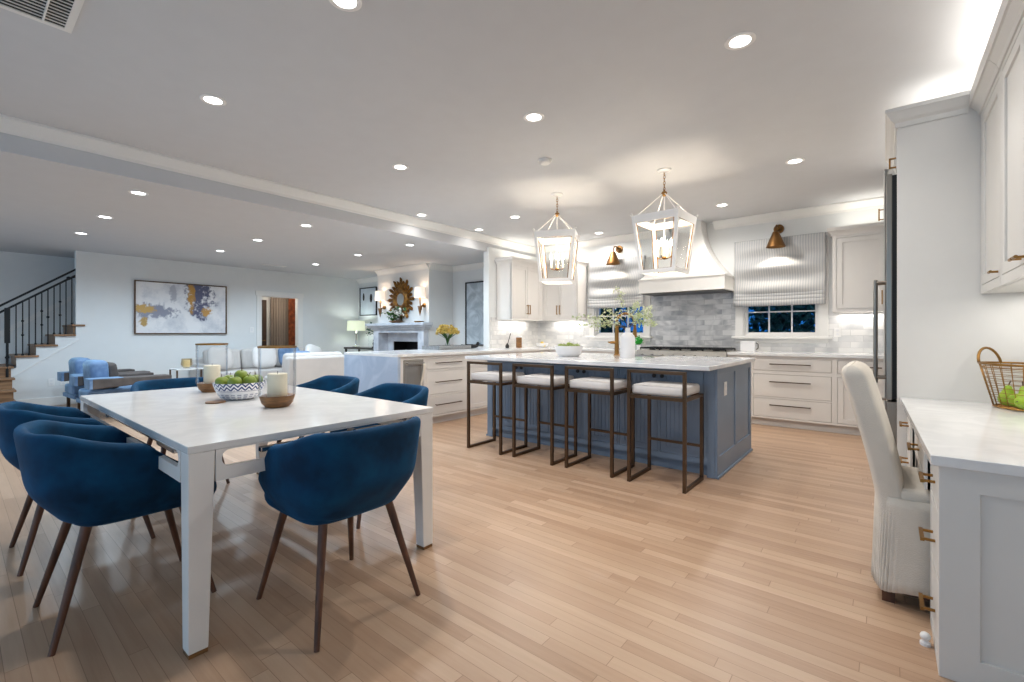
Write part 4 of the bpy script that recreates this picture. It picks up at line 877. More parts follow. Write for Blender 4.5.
# recessed lights
def downlight(label, x, y, z, cool, e):
    t = thing('recessed_light', label, 'recessed light', (x, y, z), 0, 'recessed ceiling lights')
    obj('trim_ring', MB().lathe([(0.055, -0.004), (0.075, -0.006), (0.08, -0.002), (0.08, 0.0), (0.055, 0.0)], n=28, ring=True), 'white', t, smooth='auto')
    obj('lens', MB().lathe([(0.0, -0.003), (0.056, -0.003), (0.056, 0.0)], n=28), 'lenscool' if cool else 'lens', t)
    light('downlight_beam', 'SPOT', (0, 0, -0.02), e, (0.68, 0.85, 1.0) if cool else (1, 0.96, 0.91), size=0.06, spot=166, parent=t, blend=0.6)
EK, EL = 33, 46
for x, y, lb in ((-0.631, 2.793, 'nearest the tall grey-white panel at right'), (-2.06, 2.787, 'left of the nearest right one, in front of the lanterns'), (-3.69, 2.79, 'in front of the smoke detector toward the beam'), (-3.653, 1.163, 'over the dining table near the ceiling vent'),
                 (-4.95, 4.10, 'close to the beam, first toward the fireplace'), (-4.95, 5.25, 'close to the beam end above the peninsula'), (-4.025, 5.002, 'left of the left lantern'), (-0.665, 5.06, 'right of the right lantern before the refrigerator'),
                 (-1.611, 6.2, 'in front of the range hood right side'), (-3.603, 6.65, 'above the left window between the lanterns'), (-2.057, 1.224, 'just above the top edge of the picture')):
    downlight('recessed kitchen ceiling light %s' % lb, x, y, ZK, False, EK if x > -4.9 else 4)
for x, y, lb in ((-5.70, 1.17, 'nearest the beam, front row'), (-7.18, 1.16, 'in the middle of the front row'), (-8.60, 1.14, 'farthest left, front row near the stairs'), (-5.75, 2.88, 'nearest the beam, middle row'), (-7.19, 2.87, 'in the middle of the middle row'), (-8.62, 2.85, 'above the painting, middle row'),
                 (-5.75, 4.53, 'nearest the beam, back row'), (-7.19, 4.53, 'in the middle of the back row'), (-8.80, 4.60, 'near the doorway, back row')):
    downlight('recessed living room ceiling light %s' % lb, x, y, ZL, True, EL)
# vents and smoke detector
vn = thing('ceiling_vent', 'large louvred return air vent in the ceiling at top left corner', 'vent', (-3.13, 0.27, ZK))
obj('frame', MB().plates((-0.30, 0.20, -0.20, 0.145), [(-0.27, 0.17, -0.17, 0.115)], -0.008, 0, 'z'), 'trim', vn)
obj('duct', MB().box(-0.27, 0.17, -0.17, 0.115, -0.001, 0.0), 'dark', vn)
for i in range(14): obj('louvre', MB().bar((-0.27 + 0.033 * i, -0.17, -0.005), (-0.27 + 0.033 * i, 0.115, -0.005), 0.007, 0.004), 'trim', vn)
obj('crossbar', MB().box(-0.27, 0.17, 0.03, 0.038, -0.012, -0.001), 'trim', vn)
vn = thing('ceiling_vent', 'small slotted air vent in the living room ceiling above the doorway', 'vent', (-9.6, 4.15, ZL))
obj('frame', MB().plates((-0.08, 0.08, -0.22, 0.22), [(-0.055, 0.055, -0.2, 0.2)], -0.008, 0, 'z'), 'trim', vn); obj('duct', MB().box(-0.055, 0.055, -0.2, 0.2, -0.002, 0), 'dark', vn)
for i in range(5): obj('louvre', MB().box(-0.045 + i * 0.022, -0.040 + i * 0.022, -0.2, 0.2, -0.008, -0.002), 'trim', vn)
sd = thing('smoke_detector', 'round grey-white smoke detector on the ceiling before the left lantern', 'smoke detector', (-2.487, 3.542, ZK))
obj('base', MB().lathe([(0.065, 0), (0.065, -0.012), (0.0, -0.012)], n=28), 'trim', sd); obj('cover', MB().lathe([(0.055, -0.012), (0.055, -0.025), (0.04, -0.038), (0.0, -0.038)], n=28), 'trim', sd, smooth='auto')

# ------------------------------------------------------------------ dining table and chairs
TX0, TX1, TY0, TY1 = -4.05, -1.915, 0.53, 1.67
dt = thing('dining_table', 'white dining table with quartz top in the left foreground', 'dining table', ((TX0 + TX1) / 2, (TY0 + TY1) / 2, 0))
hx, hy = (TX1 - TX0) / 2, (TY1 - TY0) / 2
obj('tabletop', MB().box(-hx, hx, -hy, hy, 0.732, 0.76), 'quartz', dt, bevel=0.003)
for sx in (-1, 1):
    for sy in (-1, 1):
        cx, cy = sx * (hx - 0.046), sy * (hy - 0.046)
        mb = MB(); r0, r1 = 0.032, 0.043
        e = lambda r, z: [(cx + sx * (0.043 - r) + i * r, cy + sy * (0.043 - r) + j * r, z) for i, j in ((-1, -1), (1, -1), (1, 1), (-1, 1))]
        mb.add(e(r0, 0.015) + e(r1, 0.732), [(0, 1, 2, 3), (4, 5, 6, 7), (0, 1, 5, 4), (1, 2, 6, 5), (2, 3, 7, 6), (3, 0, 4, 7)])
        lg = obj('leg', mb, 'white', dt, bevel=0.004)
        obj('foot_cap', MB().box(cx + sx * 0.011 - 0.03, cx + sx * 0.011 + 0.03, cy + sy * 0.011 - 0.03, cy + sy * 0.011 + 0.03, 0, 0.016), 'mango', lg)
def slot_rail(L, n=10):
    # apron with one long rounded slot, in (u, z)
    mb = MB(); r = 0.028; z0, z1 = 0.615, 0.732; s0, s1 = 0.665, 0.727; th = 0.02
    out = [(-L, z0), (L, z0), (L, z1), (-L, z1)]; inn = []
    e = L - 0.02
    for cx, cz, a0 in ((e - r, s1 - r, 0), (-e + r, s1 - r, PI / 2), (-e + r, s0 + r, PI), (e - r, s0 + r, 1.5 * PI)):
        for k in range(n): a = a0 + PI / 2 * k / (n - 1); inn.append((cx + r * math.cos(a), cz + r * math.sin(a)))
    return out, inn, th
def apron(L, axis, c, sgn):
    out, inn, th = slot_rail(L); n = len(inn); q = n // 4
    mb = MB(); P = (lambda u, z, t: (u, c + t * sgn, z)) if axis == 'x' else (lambda u, z, t: (c + t * sgn, u, z))
    V = []; 
    for t in (0, th): V += [P(u, z, -t) for u, z in out] + [P(u, z, -t) for u, z in inn]
    F = []; k = 4 + n
    corner = [2, 3, 0, 1]
    for g in range(4):
        for i in range(q - 1): F.append((corner[g], 4 + g * q + i, 4 + g * q + i + 1))
        nx = (g + 1) % 4; F.append((corner[g], 4 + g * q + q - 1, 4 + nx * q, corner[nx]))
    F2 = [tuple(i + k for i in f) for f in F]
    for i in range(n): F2.append((4 + i, 4 + (i + 1) % n, k + 4 + (i + 1) % n, k + 4 + i))
    for i in range(4): F2.append((i, (i + 1) % 4, k + (i + 1) % 4, k + i))
    mb.add(V, F + F2); return mb
obj('apron_rail', apron(hx - 0.09, 'x', -hy + 0.002, -1), 'white', dt); obj('apron_rail', apron(hx - 0.09, 'x', hy - 0.002, 1), 'white', dt)
obj('apron_rail', apron(hy - 0.09, 'y', hx - 0.002, 1), 'white', dt); obj('apron_rail', apron(hy - 0.09, 'y', -hx + 0.002, -1), 'white', dt)
for y in (-hy + 0.07, hy - 0.07): obj('slide_track', MB().box(-hx + 0.12, hx - 0.12, y - 0.015, y + 0.015, 0.675, 0.70).box(-hx + 0.3, -hx + 0.5, y - 0.022, y + 0.022, 0.668, 0.712).box(hx - 0.6, hx - 0.35, y - 0.022, y + 0.022, 0.668, 0.712), 'chrome', dt, bevel=0.003)
for x in (-hx + 0.07, hx - 0.07):
    obj('slide_track', MB().box(x - 0.015, x + 0.015, -0.3, 0.3, 0.678, 0.698).cyl((x - 0.02, -0.12, 0.688), (x + 0.02, -0.12, 0.688), 0.02).cyl((x - 0.02, 0.12, 0.688), (x + 0.02, 0.12, 0.688), 0.02), 'chrome', dt, bevel=0.003)
# tub chair; local front = +Y
dc = thing('dining_chair', 'blue velvet tub chair at the near end of the white table', 'chair', (-1.865, 1.08, 0), R90, 'blue velvet dining chairs')
def sm(t): t = min(1, max(0, t)); return t * t * (3 - 2 * t)
def U(a, hw, back, front):                       # plan curve: a in -1..1, 0 = middle of the back
    L1 = 0.52
    s = abs(a); sg = 1 if a >= 0 else -1
    if s <= L1:                                   # back arc (superellipse quarter)
        t = s / L1 * PI / 2; x = hw * abs(math.sin(t)) ** 0.66; y = back * abs(math.cos(t)) ** 0.66
        return sg * x, y
    return sg * hw * (1 - 0.06 * sm((s - L1) / (1 - L1))), front * (s - L1) / (1 - L1)
def shell(off):
    def f(u, v):
        a = -1 + 2 * u; s = abs(a)
        tt = max(0, s - 0.25) / 0.75; top = 0.785 - 0.235 * (math.sqrt(tt * tt + 0.006) - 0.0775) - 0.02 * sm((s - 0.9) / 0.1)
        bot = 0.425
        z = bot + (top - bot) * v
        k = (z - bot) / 0.375; fl = sm(min(1, (k + 0.10) / 0.5)) * 0.62 + 0.38 * k
        hw = 0.215 + 0.092 * fl - off; bk = -(0.205 + 0.132 * fl - off); fr = 0.20 - 0.05 * k
        x, y = U(a, hw, bk, fr)
        return (x, y, z)
    return f
NU, NV = 64, 14
mb = MB(); o_ = [shell(0)(i / (NU - 1), j / (NV - 1)) for j in range(NV) for i in range(NU)]; i_ = [shell(0.045)(i / (NU - 1), j / (NV - 1)) for j in range(NV) for i in range(NU)]
F = []
for j in range(NV - 1):
    for i in range(NU - 1):
        F.append((j * NU + i, j * NU + i + 1, (j + 1) * NU + i + 1, (j + 1) * NU + i)); k = NU * NV
        F.append((k + j * NU + i, k + (j + 1) * NU + i, k + (j + 1) * NU + i + 1, k + j * NU + i + 1))
k = NU * NV
# rounded top rim
rim = []
for i in range(NU):
    a = Vector(o_[(NV - 1) * NU + i]); b = Vector(i_[(NV - 1) * NU + i]); c = (a + b) / 2; rim.append((c.x, c.y, c.z + 0.016))
V = o_ + i_ + rim; r0 = 2 * k
for i in range(NU - 1):
    F += [((NV - 1) * NU + i, (NV - 1) * NU + i + 1, r0 + i + 1, r0 + i), (r0 + i, r0 + i + 1, k + (NV - 1) * NU + i + 1, k + (NV - 1) * NU + i), (i, k + i, k + i + 1, i + 1)]
for e in (0, NU - 1):
    for j in range(NV - 1): F.append((j * NU + e, (j + 1) * NU + e, k + (j + 1) * NU + e, k + j * NU + e))
    F.append(((NV - 1) * NU + e, r0 + e, k + (NV - 1) * NU + e))
obj('backrest', MB().add(V, F), 'velvet', dc, smooth=True, sub=1)
def seatf(u, v):
    a = 2 * PI * u; p = 0.42
    cx = math.copysign(abs(math.cos(a)) ** p, math.cos(a)); cy = math.copysign(abs(math.sin(a)) ** p, math.sin(a))
    pr = [(0.001, 0.40), (0.7, 0.40), (0.93, 0.41), (1.0, 0.435), (1.0, 0.47), (0.94, 0.497), (0.75, 0.508), (0.4, 0.512), (0.001, 0.514)][int(round(v * 8))]
    return (cx * 0.225 * pr[0], 0.055 + cy * 0.255 * pr[0], pr[1])
obj('seat', MB().grid(seatf, 48, 9, True), 'velvet', dc, smooth=True, sub=1)
for sx in (-1, 1):
    obj('leg', MB().cyl((sx * 0.235, -0.255, 0), (sx * 0.15, -0.145, 0.43), 0.0105, 0.0185, 14), 'walnut', dc, smooth='auto')
    obj('leg', MB().cyl((sx * 0.225, 0.265, 0), (sx * 0.15, 0.16, 0.43), 0.0105, 0.0185, 14), 'walnut', dc, smooth='auto')
dup(dc, 'blue velvet tub chair on the window side of table, nearest the left foreground', (-2.566, 0.485, 0), 0)
dup(dc, 'blue velvet tub chair at the left edge, behind its nearest twin', (-3.45, 0.465, 0), 0)
dup(dc, 'blue velvet tub chair across the table, directly left of the wine cooler', (-2.66, 1.80, 0), PI)
dup(dc, 'blue velvet tub chair across the table, between hurricane vase and marble waterfall', (-3.60, 1.86, 0), PI)
dup(dc, 'blue velvet tub chair at the far end of table before the armchairs', (-4.22, 1.14, 0), -R90)

# table items
def hurricane(label, lbc, x, y):
    t = thing('hurricane_vase', label, 'candle holder', (x, y, 0.7605), 0, 'hurricane candle holders on the dining table')
    obj('base', MB().lathe([(0.001, 0.0), (0.058, 0.0), (0.078, 0.022), (0.088, 0.055), (0.088, 0.062), (0.080, 0.064), (0.001, 0.045)], n=36), 'mango', t, smooth='auto')
    obj('glass_cylinder', MB().lathe([(0.094, 0.063), (0.095, 0.325), (0.091, 0.325), (0.090, 0.063)], n=48, ring=True), 'seeded', t, smooth='auto')
    obj('rim', MB().lathe([(0.0955, 0.323), (0.097, 0.325), (0.097, 0.334), (0.090, 0.335), (0.0905, 0.323)], n=48, ring=True), 'brass', t, smooth='auto')
    c = thing('pillar_candle', lbc, 'candle', (x, y, 0.8075), 0, 'pillar candles in the hurricane vases')
    obj('wax', MB().lathe([(0.001, 0), (0.049, 0.0), (0.050, 0.002), (0.050, 0.132), (0.046, 0.136), (0.001, 0.130)], n=32), 'wax', c, smooth='auto')
    obj('wick', MB().tube([(0, 0, 0.128), (0.002, 0, 0.142), (0.004, 0, 0.148)], 0.0015, 5), 'black', c)
hurricane('glass hurricane vase with wooden base right of the patterned bowl', 'ivory pillar candle in the hurricane vase right of the bowl', -2.60, 1.14)
hurricane('glass hurricane vase with wooden base left of the patterned bowl', 'ivory pillar candle in the hurricane vase left of the bowl', -3.63, 1.15)
# patterned bowl material: blue and white bands
bm_ = mat('blue_white_glaze', (236, 236, 238), 0.25, var=0.01); n = bm_.node_tree.nodes; l = bm_.node_tree.links
def MM(op, a, c=None):
    x = n.new('ShaderNodeMath'); x.operation = op
    for i, v in enumerate((a, c)):
        if v is None: continue
        if isinstance(v, (int, float)): x.inputs[i].default_value = v
        else: l.new(v, x.inputs[i])
    return x.outputs[0]
t_ = n.new('ShaderNodeTexCoord'); s_ = n.new('ShaderNodeSeparateXYZ'); l.new(t_.outputs['Object'], s_.inputs[0])
ang = MM('MULTIPLY', MM('ARCTAN2', s_.outputs['Y'], s_.outputs['X']), 22 / (2 * PI)); z_ = s_.outputs['Z']
tri = MM('MULTIPLY', MM('ABSOLUTE', MM('SUBTRACT', MM('FRACT', ang), 0.5)), 2.0)
zz = MM('FRACT', MM('SUBTRACT', MM('MULTIPLY', z_, 44.0), MM('MULTIPLY', tri, 0.9)))
zig = MM('MULTIPLY', MM('GREATER_THAN', zz, 0.52), MM('GREATER_THAN', z_, 0.062))
lines = MM('MULTIPLY', MM('GREATER_THAN', z_, 0.056), MM('LESS_THAN', z_, 0.0585))
dots = MM('MULTIPLY', MM('MULTIPLY', MM('GREATER_THAN', MM('FRACT', MM('MULTIPLY', ang, 1.0)), 0.35), MM('LESS_THAN', z_, 0.042)), MM('GREATER_THAN', MM('FRACT', MM('MULTIPLY', z_, 80)), 0.35))
fac = MM('MAXIMUM', MM('MAXIMUM', zig, lines), MM('MULTIPLY', dots, 0.55))
mx = n.new('ShaderNodeMix'); mx.data_type = 'RGBA'; l.new(fac, mx.inputs[0]); mx.inputs[6].default_value = lin((236, 236, 238)); mx.inputs[7].default_value = lin((42, 66, 118))
l.new(mx.outputs[2], n['Principled BSDF'].inputs['Base Color'])
BXc, BYc = -3.09, 1.13
b_, _ = bowl('patterned_bowl', 'blue and white patterned bowl of green apples on the dining table', None, 0.145, 0.105, bm_, 0.50, 48, 0.006, 0.42); b_.location = (BXc, BYc, 0.7605)
for dx, dy, dz, lb in ((-0.085, -0.03, 0.073, 'at the left of'), (-0.01, -0.088, 0.070, 'at front left of'), (0.072, -0.055, 0.073, 'at front right of'), (0.085, 0.028, 0.073, 'at the right of'), (0.02, 0.088, 0.073, 'at back right of'), (-0.065, 0.062, 0.073, 'at back left of'), (0.005, 0.0, 0.105, 'on top in the middle of')):
    apple('green apple %s the patterned bowl' % lb, (BXc + dx, BYc + dy, 0.76 + dz), 0.040, 'green apples in the patterned bowl')
tag(obj('wooden_coaster', MB().lathe([(0.001, 0), (0.05, 0), (0.052, 0.003), (0.05, 0.007), (0.001, 0.007)], (-3.02, 0.975, 0.7603), 28), 'mango', smooth='auto'), 'small round wooden coaster left of the patterned bowl', 'coaster')

# ------------------------------------------------------------------ living room
# painting
pm = mat('abstract_paint', (226, 225, 226), 0.7); n = pm.node_tree.nodes; l = pm.node_tree.links
t_ = n.new('ShaderNodeTexCoord'); s_ = n.new('ShaderNodeSeparateXYZ'); l.new(t_.outputs['Object'], s_.inputs[0])
nzs = n.new('ShaderNodeTexNoise'); nzs.inputs['Scale'].default_value = 3.5; nzs.inputs['Detail'].default_value = 7; nzs.inputs['Roughness'].default_value = 0.65; l.new(t_.outputs['Object'], nzs.inputs['Vector'])
nzf = n.new('ShaderNodeTexNoise'); nzf.inputs['Scale'].default_value = 14; nzf.inputs['Detail'].default_value = 4; l.new(t_.outputs['Object'], nzf.inputs['Vector'])
def blob(cy, cz, ry, rz):
    a = MM('DIVIDE', MM('SUBTRACT', s_.outputs['Y'], cy), ry); b = MM('DIVIDE', MM('SUBTRACT', s_.outputs['Z'], cz), rz)
    d = MM('ADD', MM('MULTIPLY', a, a), MM('MULTIPLY', b, b))
    d = MM('ADD', d, MM('MULTIPLY', MM('SUBTRACT', nzs.outputs['Fac'], 0.5), 3.6)); d = MM('ADD', d, MM('MULTIPLY', MM('SUBTRACT', nzf.outputs['Fac'], 0.5), 4.5))
    x = n.new('ShaderNodeMapRange'); x.inputs['From Min'].default_value = 1.5; x.inputs['From Max'].default_value = 0.5; l.new(d, x.inputs['Value']); return x.outputs[0]
col = None
def layer(base, f, c):
    mx = n.new('ShaderNodeMix'); mx.data_type = 'RGBA'; l.new(f, mx.inputs[0])
    if isinstance(base, tuple): mx.inputs[6].default_value = base
    else: l.new(base, mx.inputs[6])
    mx.inputs[7].default_value = c; return mx.outputs[2]
rr_ = n.new('ShaderNodeValToRGB'); l.new(nzs.outputs['Fac'], rr_.inputs[0]); rr_.color_ramp.elements[0].position = 0.36; rr_.color_ramp.elements[0].color = lin((196, 197, 202)); rr_.color_ramp.elements[1].position = 0.56; rr_.color_ramp.elements[1].color = lin((226, 224, 224))
c_ = layer(rr_.outputs[0], blob(0.27, 0.22, 0.20, 0.32), lin((86, 88, 112))); c_ = layer(c_, blob(-0.45, -0.05, 0.32, 0.12), lin((140, 142, 156)))
c_ = layer(c_, blob(-0.17, 0.25, 0.05, 0.2), lin((172, 172, 180))); c_ = layer(c_, blob(0.13, 0.22, 0.055, 0.22), lin((178, 132, 62))); c_ = layer(c_, blob(-0.60, -0.02, 0.14, 0.07), lin((196, 158, 92))); c_ = layer(c_, blob(0.40, -0.04, 0.09, 0.08), lin((184, 138, 74))); c_ = layer(c_, blob(-0.60, -0.27, 0.06, 0.07), lin((178, 146, 88)))
l.new(c_, n['Principled BSDF'].inputs['Base Color'])
pt = thing('painting', 'large abstract grey and gold painting on the living room wall', 'painting', (XP, 2.82, 1.645))
obj('canvas', MB().box(0.0, 0.035, -0.72, 0.72, -0.465, 0.465), pm, pt); obj('frame', MB().plates((-0.74, 0.74, -0.485, 0.485), [(-0.722, 0.722, -0.467, 0.467)], 0, 0.05, 'x'), 'bronze', pt)
# armchairs (face -Y): front at y=1.2
def armchair(label, x, y):
    t = thing('armchair', label, 'armchair', (x, y, 0), 0.07, 'slate blue lounge armchairs')      # faces +Y, its back end towards the stairs
    obj('seat', MB().box(-0.24, 0.24, -0.42, 0.42, 0.26, 0.40), 'velvet2', t, bevel=0.03, seg=3, smooth='auto')
    obj('base_frame', MB().box(-0.34, 0.34, -0.42, 0.40, 0.20, 0.26), 'velvet2', t, bevel=0.008)
    for s in (-1, 1):
        a_ = obj('arm', MB().prism([(-0.43, 0.43), (0.45, 0.49), (0.45, 0.565), (-0.43, 0.565)], s * 0.36 - 0.13, s * 0.36 + 0.13, 'x'), 'greyvelvet', t, bevel=0.012, smooth='auto')
        obj('arm_pad', MB().box(s * 0.36 - 0.128, s * 0.36 + 0.128, -0.455, -0.42, 0.435, 0.568).box(s * 0.36 - 0.128, s * 0.36 + 0.12, -0.43, -0.1, 0.563, 0.57), 'velvet2', a_, bevel=0.006)
        obj('arm_support', MB().box(s * 0.33 - 0.03, s * 0.33 + 0.03, 0.16, 0.28, 0.2, 0.50), 'steeldark', t)
        for y_ in (-0.36, 0.34): obj('leg', MB().box(s * 0.31 - 0.018, s * 0.31 + 0.018, y_ - 0.018, y_ + 0.018, 0, 0.21), 'bronze', t)
    bc = obj('back_cushion', MB().box(-0.23, 0.23, -0.10, 0.10, 0.0, 0.40), 'velvet2', t, bevel=0.07, seg=4, smooth=True); bc.location = (0, -0.27, 0.40); bc.rotation_euler = (0.06, 0, 0)
    bc = obj('lumbar_cushion', MB().box(-0.20, 0.20, -0.06, 0.06, 0.0, 0.36), 'greyvelvet', t, bevel=0.05, seg=4, smooth=True); bc.location = (0, -0.10, 0.405); bc.rotation_euler = (0.18, 0, 0)
armchair('slate blue velvet armchair with broad grey arms nearer the dining table', -8.52, 1.56)
armchair('slate blue velvet armchair with broad grey arms nearer the staircase', -9.56, 1.54)
# side table and candle glass
stb = thing('side_table', 'small bronze side table beside the cream sofa arm', 'side table', (-9.35, 2.62, 0))
obj('top', MB().box(-0.2, 0.2, -0.24, 0.24, 0.55, 0.57), 'quartz', stb, bevel=0.003)
for s in (-1, 1):
    for q in (-1, 1): obj('leg', MB().bar((s * 0.19, q * 0.23, 0), (s * 0.19, q * 0.23, 0.55), 0.022), 'bronze', stb)
obj('shelf', MB().box(-0.18, 0.18, -0.22, 0.22, 0.20, 0.215), 'bronze', stb)
cg = thing('votive_glass', 'amber glass votive with pale candle on the side table', 'candle holder', (-9.25, 2.55, 0.5705))
obj('glass', MB().lathe([(0.03, 0), (0.055, 0.03), (0.085, 0.06), (0.075, 0.16), (0.07, 0.17), (0.066, 0.17), (0.07, 0.15), (0.078, 0.06), (0.0, 0.02)], n=24), 'smoke', cg, smooth=True); obj('candle', MB().cyl((0, 0, 0.03), (0, 0, 0.14), 0.05, n=20), 'wax', cg)
# far sofa against the painting wall (faces +X)
def sofa(name, label, loc, rz, L, D=0.92, n=3, zb=0.70, arms=True):
    t = thing(name, label, 'sofa', loc, rz)        # local front -Y
    h = L / 2
    obj('base', MB().box(-h, h, -D / 2, D / 2, 0.10, 0.30), 'sofa', t, bevel=0.02, seg=3, smooth='auto')
    obj('backrest', MB().box(-h, h, D / 2 - 0.16, D / 2, 0.30, zb), 'sofa', t, bevel=0.04, seg=4, smooth='auto')
    aw = 0.16 if arms else 0.0
    if arms:
        for s in (-1, 1): obj('arm', MB().box(min(s * h, s * (h - aw)), max(s * h, s * (h - aw)), -D / 2, D / 2 - 0.14, 0.28, 0.60), 'sofa', t, bevel=0.04, seg=4, smooth='auto')
    wq = (L - 2 * aw) / n
    for i in range(n):
        x0 = -h + aw + i * wq
        obj('seat_cushion', MB().box(x0 + 0.005, x0 + wq - 0.005, -D / 2 - 0.01, D / 2 - 0.16, 0.30, 0.46), 'sofa', t, bevel=0.035, seg=4, smooth='auto')
        bc = obj('back_cushion', MB().box(x0 + 0.008, x0 + wq - 0.008, -0.08, 0.08, 0, 0.42), 'sofa', t, bevel=0.06, seg=4, smooth='auto'); bc.location = (0, D / 2 - 0.25, 0.44); bc.rotation_euler = (-0.16, 0, 0)
    for sx in (-1, 1):
        for sy in (-1, 1): obj('foot', MB().box(sx * (h - 0.08) - 0.025, sx * (h - 0.08) + 0.025, sy * (D / 2 - 0.08) - 0.025, sy * (D / 2 - 0.08) + 0.025, 0, 0.105), 'walnut', t)
    return t
sofa('sofa', 'long cream sofa under the right end of the painting', (-9.90, 4.05, 0), R90, 2.30)
sofa('loveseat', 'cream loveseat seen from behind beside the marble waterfall', (-7.55, 3.78, 0), -R90, 1.0, 0.92, 1, 0.80, False)
def pillow(label, m, loc, rot, s=0.45):
    def f(u, v):
        a = 2 * PI * u; p = 0.45; k = math.sin(PI * v) ** 0.5
        cx = math.copysign(abs(math.cos(a)) ** p, math.cos(a)); cz = math.copysign(abs(math.sin(a)) ** p, math.sin(a)); pinch = 1 - 0.06 * (1 - abs(math.cos(2 * a)))
        return (cx * s / 2 * k * pinch, -0.08 * math.cos(PI * v), cz * s / 2 * k * pinch)
    o = tag(obj('throw_pillow', MB().grid(f, 36, 13, True), m, smooth=True), label, 'pillow', 'throw pillows on the sofas'); o.location = loc; o.rotation_euler = rot; return o
pillow('white throw pillow at the left end of the long cream sofa', 'sofa', (-9.72, 3.22, 0.70), (-0.25, 0, R90 + 0.1))
pillow('white throw pillow in the middle of the long cream sofa', 'cushion', (-9.70, 4.0, 0.70), (-0.25, 0, R90 - 0.1))
pillow('slate grey throw pillow at the right end of the long cream sofa', 'velvet2', (-9.70, 4.50, 0.70), (-0.25, 0, R90))
pillow('white throw pillow tilted at the right end of the long cream sofa', 'white', (-9.62, 4.98, 0.72), (-0.3, 0.3, R90 + 0.2), 0.42)
pillow('blue velvet throw pillow showing over the cream loveseat back', 'velvet2', (-7.74, 3.80, 0.665), (0.2, 0, -R90), 0.42)
# fireplace
fp = thing('fireplace', 'pale marble fireplace surround with dark firebox on chimney wall', 'fireplace', (-7.83, BY, 0))
obj('mantel_shelf', MB().box(-0.98, 0.98, -0.24, 0, 1.33, 1.385).box(-0.95, 0.95, -0.20, 0, 1.29, 1.33).box(-0.90, 0.90, -0.16, 0, 1.25, 1.29), 'mantel', fp, bevel=0.006)
obj('frieze', MB().box(-0.84, 0.84, -0.12, 0, 1.19, 1.25), 'mantel', fp)
for s in (-1, 1): obj('leg', MB().box(min(s * 0.84, s * 0.66), max(s * 0.84, s * 0.66), -0.12, 0, 0, 1.19).box(min(s * 0.86, s * 0.64), max(s * 0.86, s * 0.64), -0.14, 0, 0, 0.12), 'mantel', fp, bevel=0.004)
obj('recess_lining', MB().box(-0.68, -0.66, -0.0, 0.14, 0, 1.21).box(0.66, 0.68, -0.0, 0.14, 0, 1.21).box(-0.66, 0.66, 0.0, 0.14, 1.19, 1.21), 'mantel', fp)
obj('back_panel', MB().plates((-0.66, 0.66, 0, 1.19), [(-0.46, 0.46, 0.0, 1.0)], 0.12, 0.14), 'mantel', fp)
obj('firebox', MB().box(-0.46, 0.46, 0.48, 0.50, 0, 1.0).box(-0.47, -0.46, 0.14, 0.50, 0, 1.0).box(0.46, 0.47, 0.14, 0.50, 0, 1.0).box(-0.46, 0.46, 0.14, 0.50, 1.0, 1.01).box(-0.46, 0.46, 0.14, 0.50, 0.0, 0.02), 'black', fp)
sb = thing('sunburst_mirror', 'gilded sunburst mirror with oval glass above the mantel', 'mirror', (-7.84, BY, 1.88))
mb = MB(); N = 24
for i in range(N):
    a = 2 * PI * i / N; L = 0.45 if i % 2 == 0 else 0.39; wv = 0.036
    pts = []
    def pp(r, off, y): return (r * math.cos(a) - off * math.sin(a), y, (r * math.sin(a) + off * math.cos(a)) * 1.02)
    prof = [(0.19, wv), (0.30, wv * 0.9), (L - 0.05, wv * 1.05), (L - 0.015, wv * 0.5), (L, 0)]
    for r, o in prof: pts += [pp(r, o, -0.02), pp(r, 0, -0.05), pp(r, -o, -0.02)]
    fs_ = []
    for j in range(len(prof) - 1):
        q = j * 3; fs_ += [(q, q + 1, q + 4, q + 3), (q + 1, q + 2, q + 5, q + 4)]
    bk_ = len(pts); pts += [pp(prof[0][0], wv, -0.004), pp(prof[0][0], -wv, -0.004), pp(L - 0.03, wv * 0.8, -0.004), pp(L - 0.03, -wv * 0.8, -0.004)]
    fs_ += [(bk_, bk_ + 1, bk_ + 3, bk_ + 2), (0, bk_, bk_ + 2, 12), (2, bk_ + 1, bk_ + 3, 14)]
    mb.add(pts, fs_)
obj('rays', mb, 'gold', sb)
mb = MB()
for q in range(48):
    pass
def ring(r0, r1, y0, y1, sx, sz): 
    m_ = MB(); m_.grid(lambda u, v: ((r0 + (r1 - r0) * v) * sx * math.cos(2 * PI * u), y0 + (y1 - y0) * math.sin(PI * v), (r0 + (r1 - r0) * v) * sz * math.sin(2 * PI * u)), 48, 9, True); return m_
obj('frame_ring', ring(0.12, 0.27, -0.03, -0.075, 0.97, 1.0), 'gold', sb, smooth=True)
obj('mirror_glass', MB().cyl((0, -0.02, 0), (0, -0.032, 0), 0.13, n=40), 'mirror', sb).scale = (0.95, 1, 1.12)
def lsconce(label, x):
    t = thing('wall_sconce', label, 'wall lamp', (x, BY, 1.83))
    obj('bracket', MB().cyl((0, 0, -0.10), (0, -0.03, -0.10), 0.04, n=16).tube([(0, -0.02, -0.10), (0, -0.11, -0.12), (0, -0.12, -0.05), (0, -0.12, 0.08)], 0.012, 8), 'brass', t, smooth=True)
    obj('stem', MB().lathe([(0.05, -0.12), (0.045, -0.14), (0.012, -0.28), (0.004, -0.31), (0.0, -0.31)], (0, -0.12, 0), 16), 'mango', t, smooth=True)
    obj('shade', MB().lathe([(0.11, 0.05), (0.10, 0.25), (0.097, 0.25), (0.107, 0.05)], (0, -0.125, 0), 32, ring=True), 'shade', t, smooth='auto')
    obj('bulb', MB().ball((0, -0.12, 0.14), 0.024), 'wax', t, smooth=True)
    light('sconce_glow', 'POINT', (0, -0.125, 0.15), 1.6, (1, 0.80, 0.60), size=0.05, parent=t)
